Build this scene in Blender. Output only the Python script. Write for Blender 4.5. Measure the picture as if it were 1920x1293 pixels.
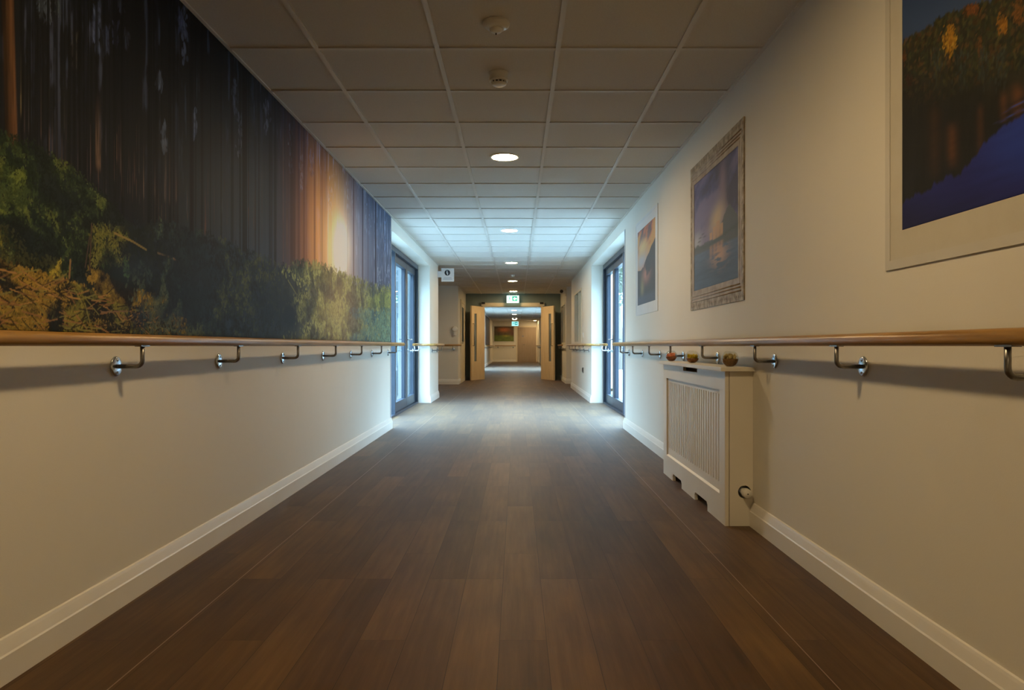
import bpy, bmesh, math, random
import numpy as np
from mathutils import Vector, Matrix
for o in list(bpy.data.objects): bpy.data.objects.remove(o)
sc = bpy.context.scene
C = sc.collection
PI = math.pi
EYE = 0.94; CEIL = 2.42
XL = -1.44; XR = 1.235           # inner faces of the corridor walls
CX = -0.095                      # centre line of lamps and ceiling grid

# ------------------------------------------------------------ camera
cam = bpy.data.objects.new('camera', bpy.data.cameras.new('camera')); C.objects.link(cam)
cam.location = (0, 0, EYE); cam.rotation_euler = (PI/2, 0, 0)
cam.data.sensor_width = 36; cam.data.lens = 36*1360/1920
cam.data.shift_x = -9/1920; cam.data.shift_y = 2/1920
cam.data.clip_start = 0.05; cam.data.clip_end = 300
sc.camera = cam
# ------------------------------------------------------------ daylight and exposure
w = bpy.data.worlds.new('world'); sc.world = w; w.use_nodes = True
wn = w.node_tree; wn.nodes.clear()
wo = wn.nodes.new('ShaderNodeOutputWorld'); wb = wn.nodes.new('ShaderNodeBackground')
wt = wn.nodes.new('ShaderNodeTexCoord'); ws = wn.nodes.new('ShaderNodeSeparateXYZ'); wr = wn.nodes.new('ShaderNodeValToRGB')
wn.links.new(wt.outputs['Generated'], ws.inputs[0]); wn.links.new(ws.outputs['Z'], wr.inputs[0])
wr.color_ramp.elements[0].color = (0.017, 0.027, 0.031, 1); wr.color_ramp.elements[0].position = 0.10
wr.color_ramp.elements[1].color = (0.51, 0.755, 1.0, 1); wr.color_ramp.elements[1].position = 0.42   # low haze is dim, the cloud above is bright
wn.links.new(wr.outputs[0], wb.inputs['Color']); wb.inputs['Strength'].default_value = 30.0
wn.links.new(wb.outputs[0], wo.inputs['Surface'])
LAMP = 252.0                     # radiance of the ceiling lamp diffusers
sc.view_settings.view_transform = 'Standard'; sc.view_settings.look = 'None'
sc.view_settings.exposure = 0.0; sc.view_settings.gamma = 1.0
try: sc.view_settings.use_curve_mapping = False
except Exception: pass

# ------------------------------------------------------------ materials
def s2l(c):
    c = np.asarray(c, float)/255
    return np.where(c <= 0.04045, c/12.92, ((c+0.055)/1.055)**2.4)
def mat(name, col=None, rough=0.5, metal=0.0, spec=0.5, emit=None, estr=0, trans=0, ior=1.45, coat=0):
    m = bpy.data.materials.new(name); m.use_nodes = True
    b = m.node_tree.nodes['Principled BSDF']
    if col is not None: b.inputs['Base Color'].default_value = (*col, 1)
    b.inputs['Roughness'].default_value = rough; b.inputs['Metallic'].default_value = metal
    b.inputs['Specular IOR Level'].default_value = spec; b.inputs['IOR'].default_value = ior
    b.inputs['Transmission Weight'].default_value = trans; b.inputs['Coat Weight'].default_value = coat
    if emit is not None:
        b.inputs['Emission Color'].default_value = (*emit, 1); b.inputs['Emission Strength'].default_value = estr
    return m
def nd(m, t, **kw):
    n = m.node_tree.nodes.new(t)
    for k, v in kw.items(): setattr(n, k, v)
    return n
def lk(m, a, b): m.node_tree.links.new(a, b)
def bsdf(m): return m.node_tree.nodes['Principled BSDF']
def noise_col(m, c1, c2, scale=(1,1,1), nscale=5.0, detail=4, bump=0.0, lo=0.35, hi=0.65, bscale=None):
    tc = nd(m, 'ShaderNodeTexCoord'); mp = nd(m, 'ShaderNodeMapping'); mp.inputs['Scale'].default_value = scale
    n = nd(m, 'ShaderNodeTexNoise'); n.inputs['Scale'].default_value = nscale; n.inputs['Detail'].default_value = detail
    r = nd(m, 'ShaderNodeValToRGB'); r.color_ramp.elements[0].position = lo; r.color_ramp.elements[1].position = hi
    r.color_ramp.elements[0].color = (*c1, 1); r.color_ramp.elements[1].color = (*c2, 1)
    lk(m, tc.outputs['Object'], mp.inputs[0]); lk(m, mp.outputs[0], n.inputs['Vector']); lk(m, n.outputs['Fac'], r.inputs[0])
    lk(m, r.outputs[0], bsdf(m).inputs['Base Color'])
    if bump:
        bn = n
        if bscale:
            bn = nd(m, 'ShaderNodeTexNoise'); bn.inputs['Scale'].default_value = bscale; lk(m, mp.outputs[0], bn.inputs['Vector'])
        bp = nd(m, 'ShaderNodeBump'); bp.inputs['Strength'].default_value = bump; bp.inputs['Distance'].default_value = 0.002
        lk(m, bn.outputs['Fac'], bp.inputs['Height']); lk(m, bp.outputs[0], bsdf(m).inputs['Normal'])
    return m
WALLC = (0.70, 0.66, 0.56)
m_wall = noise_col(mat('wall_paint', rough=0.55, spec=0.3), (0.69,0.66,0.575), (0.715,0.685,0.60), nscale=1.3, bump=0.12, bscale=240)
m_skirt = noise_col(mat('skirting_gloss', rough=0.32), (0.73,0.70,0.625), (0.76,0.73,0.655), nscale=3)
m_tile = noise_col(mat('ceiling_tile', rough=0.9, spec=0.1), (0.61,0.585,0.53), (0.66,0.635,0.58), nscale=160, bump=0.2, lo=0.3, hi=0.6)
m_tbar = noise_col(mat('ceiling_grid_metal', rough=0.4), (0.63,0.605,0.55), (0.65,0.625,0.57), nscale=2)
m_green = noise_col(mat('green_wall_paint', rough=0.6, spec=0.3), (0.22,0.265,0.245), (0.24,0.285,0.265), nscale=1.5, bump=0.1, bscale=200)
m_beech = noise_col(mat('light_door_veneer', rough=0.4), (0.62,0.47,0.28), (0.72,0.57,0.36), scale=(8,8,0.6), nscale=5)
m_frame_wood = noise_col(mat('cream_frame', rough=0.4), (0.68,0.60,0.44), (0.72,0.64,0.48), nscale=4)
m_taupe = noise_col(mat('taupe_door', rough=0.45), (0.30,0.23,0.16), (0.34,0.26,0.19), scale=(6,6,0.6), nscale=5)
m_oak = mat('oak_handrail', rough=0.3)
noise_col(m_oak, (0.24,0.125,0.032), (0.43,0.245,0.075), scale=(22,1.2,22), nscale=2.2, detail=6, bump=0.08)
m_oakx = mat('oak_handrail_cross', rough=0.3)
noise_col(m_oakx, (0.24,0.125,0.032), (0.43,0.245,0.075), scale=(1.2,22,22), nscale=2.2, detail=6, bump=0.08)
m_steel = noise_col(mat('satin_steel', rough=0.34, metal=1.0), (0.20,0.195,0.19), (0.26,0.25,0.24), nscale=30)
m_plate = noise_col(mat('polished_plate', rough=0.22, metal=1.0), (0.50,0.56,0.62), (0.6,0.64,0.7), nscale=30)
m_alu = noise_col(mat('anthracite_aluminium', rough=0.35, spec=0.5), (0.026,0.036,0.052), (0.034,0.045,0.064), nscale=3)
m_guard = noise_col(mat('corner_guard_grey', rough=0.4), (0.35,0.36,0.38), (0.4,0.41,0.43), nscale=4)
m_white = noise_col(mat('white_plastic', rough=0.35), (0.74,0.73,0.68), (0.78,0.77,0.72), nscale=6)
m_black = noise_col(mat('black_plastic', rough=0.4), (0.012,0.012,0.013), (0.02,0.02,0.022), nscale=9)
m_void = noise_col(mat('dark_interior', rough=0.9), (0.02,0.018,0.015), (0.03,0.027,0.022), nscale=9)
m_cover = noise_col(mat('radiator_cover_paint', rough=0.38), (0.73,0.70,0.62), (0.76,0.73,0.65), nscale=3)
m_frameprint = noise_col(mat('cream_picture_frame', rough=0.5), (0.54,0.515,0.44), (0.58,0.555,0.48), nscale=4)
m_mat = noise_col(mat('cream_mount_board', rough=0.7), (0.54,0.51,0.42), (0.57,0.54,0.45), nscale=12)
m_paleframe = noise_col(mat('pale_picture_frame', rough=0.5), (0.62,0.63,0.62), (0.66,0.67,0.66), nscale=4)
m_render = noise_col(mat('outside_render', rough=0.8), (0.62,0.64,0.64), (0.68,0.70,0.70), nscale=1.4)
m_added_sheet = noise_col(mat('added_dark_sheet', rough=0.8), (0.05,0.07,0.08), (0.065,0.085,0.095), nscale=1.4)
m_paving = noise_col(mat('outside_paving', rough=0.85), (0.22,0.225,0.22), (0.26,0.265,0.26), nscale=1.0)
m_leaf = noise_col(mat('outside_foliage', rough=0.7), (0.02,0.05,0.03), (0.05,0.10,0.05), nscale=3)
m_bark = noise_col(mat('outside_bark', rough=0.8), (0.08,0.06,0.045), (0.13,0.10,0.075), nscale=8)
m_roomglass = mat('reflective_dark_glass', (0.10,0.13,0.15), rough=0.08)
noise_col(m_roomglass, (0.10,0.13,0.15), (0.16,0.20,0.23), nscale=2)
m_lamp = mat('lamp_diffuser', (0.8,0.8,0.8), emit=(1.0, 0.70, 0.355), estr=LAMP)
m_exitw = mat('exit_sign_lit_white', (0.8,0.8,0.8), emit=(0.42,1.0,0.97), estr=1.15)
m_exitg = mat('exit_sign_lit_green', (0.0,0.3,0.22), emit=(0.0,0.30,0.30), estr=0.8)
m_signw = noise_col(mat('sign_white', rough=0.45), (0.62,0.63,0.64), (0.66,0.67,0.68), nscale=8)
m_signd = noise_col(mat('sign_navy', rough=0.45), (0.01,0.018,0.03), (0.015,0.025,0.04), nscale=8)
m_signg = noise_col(mat('sign_grey_print', rough=0.45), (0.33,0.36,0.40), (0.38,0.41,0.45), nscale=8)
def glass_mat(name, tint, ior=1.45, maxr=1.0):
    m = bpy.data.materials.new(name); m.use_nodes = True; nt = m.node_tree; nt.nodes.clear()
    o = nt.nodes.new('ShaderNodeOutputMaterial'); t = nt.nodes.new('ShaderNodeBsdfTransparent'); g = nt.nodes.new('ShaderNodeBsdfGlossy')
    f = nt.nodes.new('ShaderNodeFresnel'); mx = nt.nodes.new('ShaderNodeMixShader')
    f.inputs['IOR'].default_value = ior; t.inputs[0].default_value = (*tint, 1); g.inputs['Roughness'].default_value = 0.01
    ge = nt.nodes.new('ShaderNodeNewGeometry'); iv = nt.nodes.new('ShaderNodeMath'); iv.operation = 'SUBTRACT'; iv.inputs[0].default_value = 1.0
    ml = nt.nodes.new('ShaderNodeMath'); ml.operation = 'MULTIPLY'
    nt.links.new(ge.outputs['Backfacing'], iv.inputs[1]); nt.links.new(iv.outputs[0], ml.inputs[0]); nt.links.new(f.outputs[0], ml.inputs[1])
    nt.links.new(ml.outputs[0], mx.inputs[0]); nt.links.new(t.outputs[0], mx.inputs[1]); nt.links.new(g.outputs[0], mx.inputs[2])
    nt.links.new(mx.outputs[0], o.inputs[0]); return m
m_glass = glass_mat('window_glass', (0.90, 0.97, 1.0), 1.4)
m_bowlglass = glass_mat('bowl_glass', (0.95, 0.95, 0.93), 1.5)

# vinyl plank floor: planks 0.15 x 0.97 m laid along the corridor, two welded seams
m_floor = mat('wood_look_vinyl', rough=0.5, spec=0.12)
bsdf(m_floor).inputs['Sheen Weight'].default_value = 0.155; bsdf(m_floor).inputs['Sheen Roughness'].default_value = 0.33
tc = nd(m_floor, 'ShaderNodeTexCoord'); mp = nd(m_floor, 'ShaderNodeMapping')
mp.inputs['Rotation'].default_value = (0, 0, PI/2); mp.inputs['Location'].default_value = (0.02, 0.055, 0)
lk(m_floor, tc.outputs['Object'], mp.inputs[0])
br = nd(m_floor, 'ShaderNodeTexBrick'); br.offset = 0.37; br.offset_frequency = 3
br.inputs['Scale'].default_value = 1.0; br.inputs['Brick Width'].default_value = 0.97; br.inputs['Row Height'].default_value = 0.15
br.inputs['Mortar Size'].default_value = 0.0012; br.inputs['Mortar Smooth'].default_value = 0.3; br.inputs['Bias'].default_value = 0.0
br.inputs['Color1'].default_value = (0.0,0.0,0.0,1); br.inputs['Color2'].default_value = (1,1,1,1); br.inputs['Mortar'].default_value = (0.1,0.1,0.1,1)
lk(m_floor, mp.outputs[0], br.inputs['Vector'])
gm = nd(m_floor, 'ShaderNodeMapping'); gm.inputs['Scale'].default_value = (26, 1.3, 1)
addv = nd(m_floor, 'ShaderNodeVectorMath', operation='ADD'); mulv = nd(m_floor, 'ShaderNodeVectorMath', operation='SCALE'); mulv.inputs['Scale'].default_value = 30.0
lk(m_floor, br.outputs['Color'], mulv.inputs[0]); lk(m_floor, tc.outputs['Object'], addv.inputs[0]); lk(m_floor, mulv.outputs[0], addv.inputs[1])
lk(m_floor, addv.outputs[0], gm.inputs[0])
gn = nd(m_floor, 'ShaderNodeTexNoise'); gn.inputs['Scale'].default_value = 1.6; gn.inputs['Detail'].default_value = 8; gn.inputs['Roughness'].default_value = 0.62
lk(m_floor, gm.outputs[0], gn.inputs['Vector'])
gn2 = nd(m_floor, 'ShaderNodeTexNoise'); gn2.inputs['Scale'].default_value = 2.6; gn2.inputs['Detail'].default_value = 3
gm2 = nd(m_floor, 'ShaderNodeMapping'); gm2.inputs['Scale'].default_value = (2.2, 0.8, 1); lk(m_floor, addv.outputs[0], gm2.inputs[0]); lk(m_floor, gm2.outputs[0], gn2.inputs['Vector'])
mx1 = nd(m_floor, 'ShaderNodeMath', operation='MULTIPLY_ADD'); mx1.inputs[1].default_value = 0.55; lk(m_floor, gn.outputs['Fac'], mx1.inputs[0])
mx2 = nd(m_floor, 'ShaderNodeMath', operation='MULTIPLY_ADD'); mx2.inputs[1].default_value = 0.45; lk(m_floor, gn2.outputs['Fac'], mx2.inputs[0])
sepc = nd(m_floor, 'ShaderNodeSeparateColor'); lk(m_floor, br.outputs['Color'], sepc.inputs[0])
mx3 = nd(m_floor, 'ShaderNodeMath', operation='MULTIPLY'); mx3.inputs[1].default_value = 0.22; lk(m_floor, sepc.outputs[0], mx3.inputs[0])
lk(m_floor, mx3.outputs[0], mx2.inputs[2]); lk(m_floor, mx2.outputs[0], mx1.inputs[2])
fr = nd(m_floor, 'ShaderNodeValToRGB'); e = fr.color_ramp.elements
e[0].position = 0.36; e[0].color = (0.042,0.0205,0.0065,1); e[1].position = 0.86; e[1].color = (0.136,0.074,0.023,1)
k = e.new(0.60); k.color = (0.079,0.041,0.013,1)
lk(m_floor, mx1.outputs[0], fr.inputs[0])
mort = nd(m_floor, 'ShaderNodeMix', data_type='RGBA', blend_type='MULTIPLY')
lk(m_floor, br.outputs['Fac'], mort.inputs['Factor']); lk(m_floor, fr.outputs[0], mort.inputs['A']); mort.inputs['B'].default_value = (0.45,0.42,0.40,1)
lk(m_floor, mort.outputs['Result'], bsdf(m_floor).inputs['Base Color'])
bp = nd(m_floor, 'ShaderNodeBump'); bp.inputs['Strength'].default_value = 0.12; bp.inputs['Distance'].default_value = 0.001
lk(m_floor, gn.outputs['Fac'], bp.inputs['Height']); lk(m_floor, bp.outputs[0], bsdf(m_floor).inputs['Normal'])
m_seam = noise_col(mat('weld_seam', rough=0.4), (0.20,0.13,0.08), (0.23,0.15,0.10), nscale=8)

# ------------------------------------------------------------ mesh helpers
def box(bm, x0, x1, y0, y1, z0, z1, mi=0, bev=0.0):
    x0, x1 = sorted((x0, x1)); y0, y1 = sorted((y0, y1)); z0, z1 = sorted((z0, z1))
    v = [bm.verts.new((x, y, z)) for x in (x0, x1) for y in (y0, y1) for z in (z0, z1)]
    fs = []
    for q in ((0,1,3,2), (4,6,7,5), (0,4,5,1), (2,3,7,6), (0,2,6,4), (1,5,7,3)):
        f = bm.faces.new([v[i] for i in q]); f.material_index = mi; fs.append(f)
    if bev:
        es = list({e for f in fs for e in f.edges})
        bmesh.ops.bevel(bm, geom=es, offset=bev, segments=2, profile=0.7, affect='EDGES')
    return v
def frame_of(d):
    d = d.normalized(); a = Vector((0,0,1)) if abs(d.z) < 0.9 else Vector((1,0,0))
    u = d.cross(a).normalized(); return u, d.cross(u).normalized()
def tube(bm, pts, r, n=16, cap=True, mi=0):
    pts = [Vector(p) for p in pts]; rings = []
    rr = r if isinstance(r, (list, tuple)) else [r]*len(pts)
    u = None
    for i, p in enumerate(pts):
        d = (pts[min(i+1, len(pts)-1)] - pts[max(i-1, 0)])
        if u is None: u, v = frame_of(d)
        else:
            dn = d.normalized(); u = (u - dn*u.dot(dn)).normalized(); v = dn.cross(u).normalized()
        rings.append([bm.verts.new(p + (u*math.cos(t)+v*math.sin(t))*rr[i]) for t in [2*PI*k/n for k in range(n)]])
    for a, b in zip(rings, rings[1:]):
        for k in range(n):
            f = bm.faces.new((a[k], a[(k+1)%n], b[(k+1)%n], b[k])); f.smooth = True; f.material_index = mi
    if cap:
        for rg in (rings[0], rings[-1]):
            f = bm.faces.new(rg); f.material_index = mi
    return rings
def lathe(bm, prof, origin=(0,0,0), axis='z', n=40, mi=0, smooth=True):
    o = Vector(origin); rings = []
    for r, h in prof:
        if r < 1e-6:
            p = {'z': (0,0,h), 'x': (h,0,0), 'y': (0,h,0)}[axis]; rings.append([bm.verts.new(o+Vector(p))]); continue
        ring = []
        for k in range(n):
            a, b = r*math.cos(2*PI*k/n), r*math.sin(2*PI*k/n)
            p = {'z': (a,b,h), 'x': (h,a,b), 'y': (a,h,b)}[axis]; ring.append(bm.verts.new(o+Vector(p)))
        rings.append(ring)
    for A, B in zip(rings, rings[1:]):
        for k in range(n):
            k2 = (k+1) % n
            if len(A) == 1 and len(B) == 1: continue
            if len(A) == 1: f = bm.faces.new((A[0], B[k2], B[k]))
            elif len(B) == 1: f = bm.faces.new((A[k], A[k2], B[0]))
            else: f = bm.faces.new((A[k], A[k2], B[k2], B[k]))
            f.smooth = smooth; f.material_index = mi
def prism(bm, prof, y0, y1, mi=0):
    """profile [(x,z)...] extruded along y"""
    a = [bm.verts.new((x, y0, z)) for x, z in prof]; b = [bm.verts.new((x, y1, z)) for x, z in prof]
    n = len(prof)
    for k in range(n):
        f = bm.faces.new((a[k], a[(k+1)%n], b[(k+1)%n], b[k])); f.material_index = mi
    bm.faces.new(a).material_index = mi; bm.faces.new(b).material_index = mi
def prismx(bm, prof, x0, x1, mi=0):
    a = [bm.verts.new((x0, y, z)) for y, z in prof]; b = [bm.verts.new((x1, y, z)) for y, z in prof]
    n = len(prof)
    for k in range(n):
        f = bm.faces.new((a[k], a[(k+1)%n], b[(k+1)%n], b[k])); f.material_index = mi
    bm.faces.new(a).material_index = mi; bm.faces.new(b).material_index = mi
def obj(name, bm, m, parent=None, recalc=True):
    if recalc: bmesh.ops.recalc_face_normals(bm, faces=bm.faces)
    me = bpy.data.meshes.new(name); bm.to_mesh(me); bm.free()
    for q in (m if isinstance(m, (list, tuple)) else [m]): me.materials.append(q)
    o = bpy.data.objects.new(name, me); C.objects.link(o)
    if parent is not None: o.parent = parent; o.matrix_parent_inverse = Matrix.Translation(parent.location).inverted() if False else Matrix.Identity(4)
    if parent is not None:                      # geometry is written in world coordinates: shift it to the parent's origin
        off = Vector((0,0,0)); p = parent
        while p is not None: off += p.location; p = p.parent
        me.transform(Matrix.Translation(-off))
    return o
def tag(o, label, cat, group=None):
    o['label'] = label; o['category'] = cat
    if group: o['group'] = group
    return o
def thing(name, label, cat, loc=(0,0,0), group=None):
    o = bpy.data.objects.new(name, None); C.objects.link(o); o.location = loc; o.empty_display_size = 0.1
    return tag(o, label, cat, group)
def struct(name, bm, m):
    o = obj(name, bm, m); o['kind'] = 'structure'; return o
def struct_empty(name, loc):
    o = bpy.data.objects.new(name, None); C.objects.link(o); o.location = loc; o['kind'] = 'structure'; return o
def copy_tree(o, parent=None):
    c = o.copy(); C.objects.link(c); c.parent = parent
    for ch in list(o.children): copy_tree(ch, c)
    return c
B = bmesh.new

# ------------------------------------------------------------ setting: floor, ceiling, walls
Y0, YB0, YB1, YEND = -6.0, 8.3, 12.0, 43.0         # back wall, glazed bay, end wall
YM0, YM1 = 20.5, 20.65                             # green wall with the double doors
YC0, YC1 = 28.0, 32.0                              # second glazed bay
DL, DR, DH = -0.915, 0.69, 2.05                    # opening of the double doors
T = 0.32; TOP = CEIL + 0.3
AL = (13.3, 17.8); AR = (16.4, 18.1)               # side alcoves left / right
bm = B()
box(bm, XL-T, XR+T, Y0-T, YEND+T, -0.2, 0)
box(bm, -3.1, XL-T, AL[0]-T, AL[1]+T, -0.2, 0); box(bm, XR+T, 2.2, AR[0]-T, AR[1]+T, -0.2, 0)
for X in (0.885, -1.12): box(bm, X-0.0016, X+0.0016, Y0, YEND, -0.01, 0.0006, 1)
struct('floor', bm, [m_floor, m_seam])
bm = B()
box(bm, XL-T, XR+T, Y0-T, YEND+T, CEIL, TOP)
box(bm, -3.1, XL-T, AL[0]-T, AL[1]+T, CEIL, TOP); box(bm, XR+T, 2.2, AR[0]-T, AR[1]+T, CEIL, TOP)
for i in range(-2, 3):
    X = CX + 0.3 + 0.6*(i-1) if False else CX - 0.3 + 0.6*i
    if XL < X < XR: box(bm, X-0.012, X+0.012, Y0, YM0, CEIL-0.007, CEIL+0.001, 1); box(bm, X-0.012, X+0.012, YM1, YEND, CEIL-0.007, CEIL+0.001, 1)
for i in range(-16, 66):
    Y = 3.604 + 0.6*i
    if Y0 < Y < YM0 or YM1 < Y < YEND: box(bm, XL, XR, Y-0.012, Y+0.012, CEIL-0.0065, CEIL+0.001, 1)
for s, X in ((1, XL), (-1, XR)):                   # perimeter angle
    gaps = [(Y0, AL[0] if s == 1 else AR[0]), (AL[1] if s == 1 else AR[1], YM0), (YM1, YEND)]
    for a, b in gaps: box(bm, X, X+s*0.02, a, b, CEIL-0.007, CEIL+0.001, 1)
struct('ceiling', bm, [m_tile, m_tbar])

WIN_R = (13.8, 15.4, 0.99, 2.05); WIN_R2 = (18.45, 20.1, 0.99, 2.05)
bm = B()
box(bm, XL-T, XL, Y0-T, YB0, 0, CEIL); box(bm, XL-T, XL, YB0, YB1, 2.27, CEIL); box(bm, XL-T, XL, YB1, AL[0], 0, CEIL)
box(bm, -3.1, XL-T, AL[0]-T, AL[0], 0, CEIL); box(bm, -3.1, XL, AL[1], AL[1]+T, 0, CEIL); box(bm, -3.1, -2.8, AL[0], AL[1], 0, CEIL)
box(bm, XL-T, XL, AL[1]+T, YC0, 0, CEIL); box(bm, XL-T, XL, YC0, YC1, 2.27, CEIL); box(bm, XL-T, XL, YC1, YEND+T, 0, CEIL)
struct('wall_left', bm, m_wall)
bm = B()
box(bm, XR, XR+T, Y0-T, YB0, 0, CEIL); box(bm, XR, XR+T, YB0, YB1, 2.27, CEIL)
def holed(bm, x0, x1, a, b, win):
    w0, w1, h0, h1 = win
    box(bm, x0, x1, a, w0, 0, CEIL); box(bm, x0, x1, w1, b, 0, CEIL); box(bm, x0, x1, w0, w1, 0, h0); box(bm, x0, x1, w0, w1, h1, CEIL)
holed(bm, XR, XR+T, YB1, AR[0], WIN_R)
box(bm, XR+T, 2.2, AR[0]-T, AR[0], 0, CEIL); box(bm, XR+T, 2.2, AR[1], AR[1]+T, 0, CEIL); box(bm, 1.9, 2.2, AR[0], AR[1], 0, CEIL)
holed(bm, XR, XR+T, AR[1], YM0, WIN_R2)
box(bm, XR, XR+T, YM0, YC0, 0, CEIL); box(bm, XR, XR+T, YC0, YC1, 2.27, CEIL); box(bm, XR, XR+T, YC1, YEND+T, 0, CEIL)
struct('wall_right', bm, m_wall)
bm = B(); box(bm, -3.1, XL-T-0.01, AL[0]-T-0.03, AL[0]-T, -0.06, TOP); struct('trim_3', bm, m_added_sheet)  # dark sheet added to keep the skylit outer wall from washing out
bm = B(); box(bm, XL, XR, Y0-T, Y0, 0, CEIL); struct('wall_back', bm, m_wall)
bm = B(); box(bm, XL, XR, YEND, YEND+T, 0, CEIL); struct('wall_far', bm, m_wall)
bm = B()
box(bm, XL, DL-0.05, YM0, YM1, 0, CEIL); box(bm, DR+0.05, XR, YM0, YM1, 0, CEIL); box(bm, DL-0.05, DR+0.05, YM0, YM1, DH+0.05, CEIL)
struct('wall_middle', bm, [m_green])

def skp(X, s):   # skirting profile, s = +1 when the wall is on the left
    return [(X, 0), (X+s*0.020, 0), (X+s*0.020, 0.078), (X+s*0.0165, 0.083), (X+s*0.009, 0.113), (X+s*0.006, 0.122), (X, 0.125)]
def skpy(Y, s):
    return [(Y, 0), (Y+s*0.020, 0), (Y+s*0.020, 0.078), (Y+s*0.0165, 0.083), (Y+s*0.009, 0.113), (Y+s*0.006, 0.122), (Y, 0.125)]
RC0, RC1 = 3.79, 5.38                               # radiator cover span
bm = B()
for a, b in ((Y0, YB0), (YB1, AL[0]), (AL[1], YM0), (YM1, YC0), (YC1, YEND)): prism(bm, skp(XL, 1), a, b)
prismx(bm, skpy(AL[0], 1), -2.8, XL); prismx(bm, skpy(AL[1], -1), -2.8, XL)
struct('baseboard_left', bm, m_skirt)
bm = B()
for a, b in ((Y0, RC0-0.004), (RC1+0.004, YB0), (YB1, AR[0]), (AR[1], YM0), (YM1, YC0), (YC1, YEND)): prism(bm, skp(XR, -1), a, b)
prismx(bm, skpy(AR[0], 1), XR, 1.9); prismx(bm, skpy(AR[1], -1), XR, 1.9)
struct('baseboard_right', bm, m_skirt)
bm = B(); prismx(bm, skpy(YEND, -1), XL, -0.02); struct('baseboard_far', bm, m_skirt)
bm = B(); prismx(bm, skpy(YM0, -1), XL+0.02, DL-0.12); prismx(bm, skpy(YM0, -1), DR+0.12, XR-0.02); struct('baseboard_middle', bm, m_green)
# corner guards at the near edge of the glazed bay
for i, (X, s) in enumerate(((XL, 1), (XR, -1))):
    bm = B(); box(bm, X, X+s*0.004, YB0-0.045, YB0, 0.125, 2.27); box(bm, X+s*0.004, X-s*0.04, YB0, YB0+0.004, 0.0, 2.27)
    struct('trim_%d' % (i+1), bm, m_guard)

# ------------------------------------------------------------ glazed bays (doors to the outside)
def handle_lever(bm, x, y, z, s, dy):
    """lever on a small plate; s points into the corridor"""
    box(bm, x, x+s*0.008, y-0.018, y+0.018, z-0.11, z+0.11, bev=0.002)
    tube(bm, [(x, y, z+0.04), (x+s*0.045, y, z+0.04), (x+s*0.055, y+dy*0.012, z+0.04), (x+s*0.055, y+dy*0.12, z+0.04)], 0.009, 10)
def bay(n, X, s, a, b, posts, leaf_rail=True):
    """s points into the corridor; u = distance outward from the wall face"""
    P = lambda u: X - s*u
    root = struct_empty('door_%d' % n, (P(0.25), (a+b)/2, 0))
    p1, meet, p2 = posts
    bm = B()
    box(bm, P(0.19), P(0.315), a, a+0.06, 0.0, 2.27); box(bm, P(0.19), P(0.315), b-0.06, b, 0.0, 2.27)
    box(bm, P(0.19), P(0.315), p1-0.06, p1, 0.025, 2.2)
    box(bm, P(0.19), P(0.315), a+0.06, b-0.06, 2.2, 2.27); box(bm, P(0.19), P(0.315), a+0.06, b-0.06, 0.0, 0.025)
    obj('door_frame', bm, m_alu, root)
    bm = B(); box(bm, P(0.26), P(0.268), a+0.06, p1-0.06, 0.025, 2.2); obj('fixed_pane', bm, m_glass, root)
    st = 0.1
    for k, (l0, l1) in enumerate(((p1+0.004, meet-0.003), (meet+0.003, b-0.064))):
        bm = B(); z0, z1 = 0.03, 2.195
        box(bm, P(0.23), P(0.30), l0, l0+st, z0, z1, bev=0.004); box(bm, P(0.23), P(0.30), l1-st, l1, z0, z1, bev=0.004)
        box(bm, P(0.23), P(0.30), l0+st, l1-st, z0, z0+0.13); box(bm, P(0.23), P(0.30), l0+st, l1-st, z1-0.1, z1)
        for q0, q1, w0, w1 in ((l0+st-0.001, l0+st+0.012, z0+0.13, z1-0.1), (l1-st-0.012, l1-st+0.001, z0+0.13, z1-0.1)):
            box(bm, P(0.245), P(0.285), q0, q1, w0, w1)
        lf = obj('door_leaf', bm, m_alu, root)
        bm = B(); box(bm, P(0.262), P(0.27), l0+st, l1-st, z0+0.13, z1-0.1); obj('glass_pane', bm, m_glass, lf)
        if k == 1:
            bm = B(); handle_lever(bm, P(0.23), l0+0.05, 1.0, s, 1); obj('handle', bm, m_plate, lf)
        else:
            bm = B()
            for hz in (0.4, 1.1, 1.9): tube(bm, [(P(0.215), l0-0.01, hz-0.05), (P(0.215), l0-0.01, hz+0.05)], 0.011, 10)
            obj('hinge', bm, m_alu, lf)
        if k == 1 and leaf_rail:
            bm = B(); xr = P(0.13)
            tube(bm, [(xr, l0+0.02, 0.961), (xr, l0+0.025, 0.961), (xr, l1-0.16, 0.961), (xr, l1-0.155, 0.961)], [0.017, 0.021, 0.021, 0.017], 20)
            obj('door_rail', bm, m_oak, lf)
            bm = B()
            for yy in (l0+0.14, l1-0.3):
                tube(bm, arc_arm(xr, P(0.23), yy), 0.0075, 12); lathe(bm, [(0, 0), (0.033, 0), (0.036, 0.004), (0.033, 0.008), (0, 0.008)] if s > 0 else [(0, 0), (0.033, 0), (0.036, -0.004), (0.033, -0.008), (0, -0.008)], (P(0.23), yy, 0.867), 'x', 24)
            obj('rail_bracket', bm, m_plate, lf)
    return root
def arc_arm(xr, xw, y, zt=0.945, zb=0.867, r=0.022):
    d = 1 if xw > xr else -1
    pts = [(xr, y, zt), (xr, y, zb+r)]
    for k in range(1, 7):
        t = PI/2*k/6; pts.append((xr + d*r*(1-math.cos(t)), y, zb + r*(1-math.sin(t))))
    pts.append((xw, y, zb)); return pts
bay(1, XL, 1, YB0, YB1, (9.77, 11.0, 11.94))
bay(2, XR, -1, YB0, YB1, (9.77, 11.0, 11.94))
bay(3, XL, 1, YC0, YC1, (29.4, 30.7, 31.94))
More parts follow.
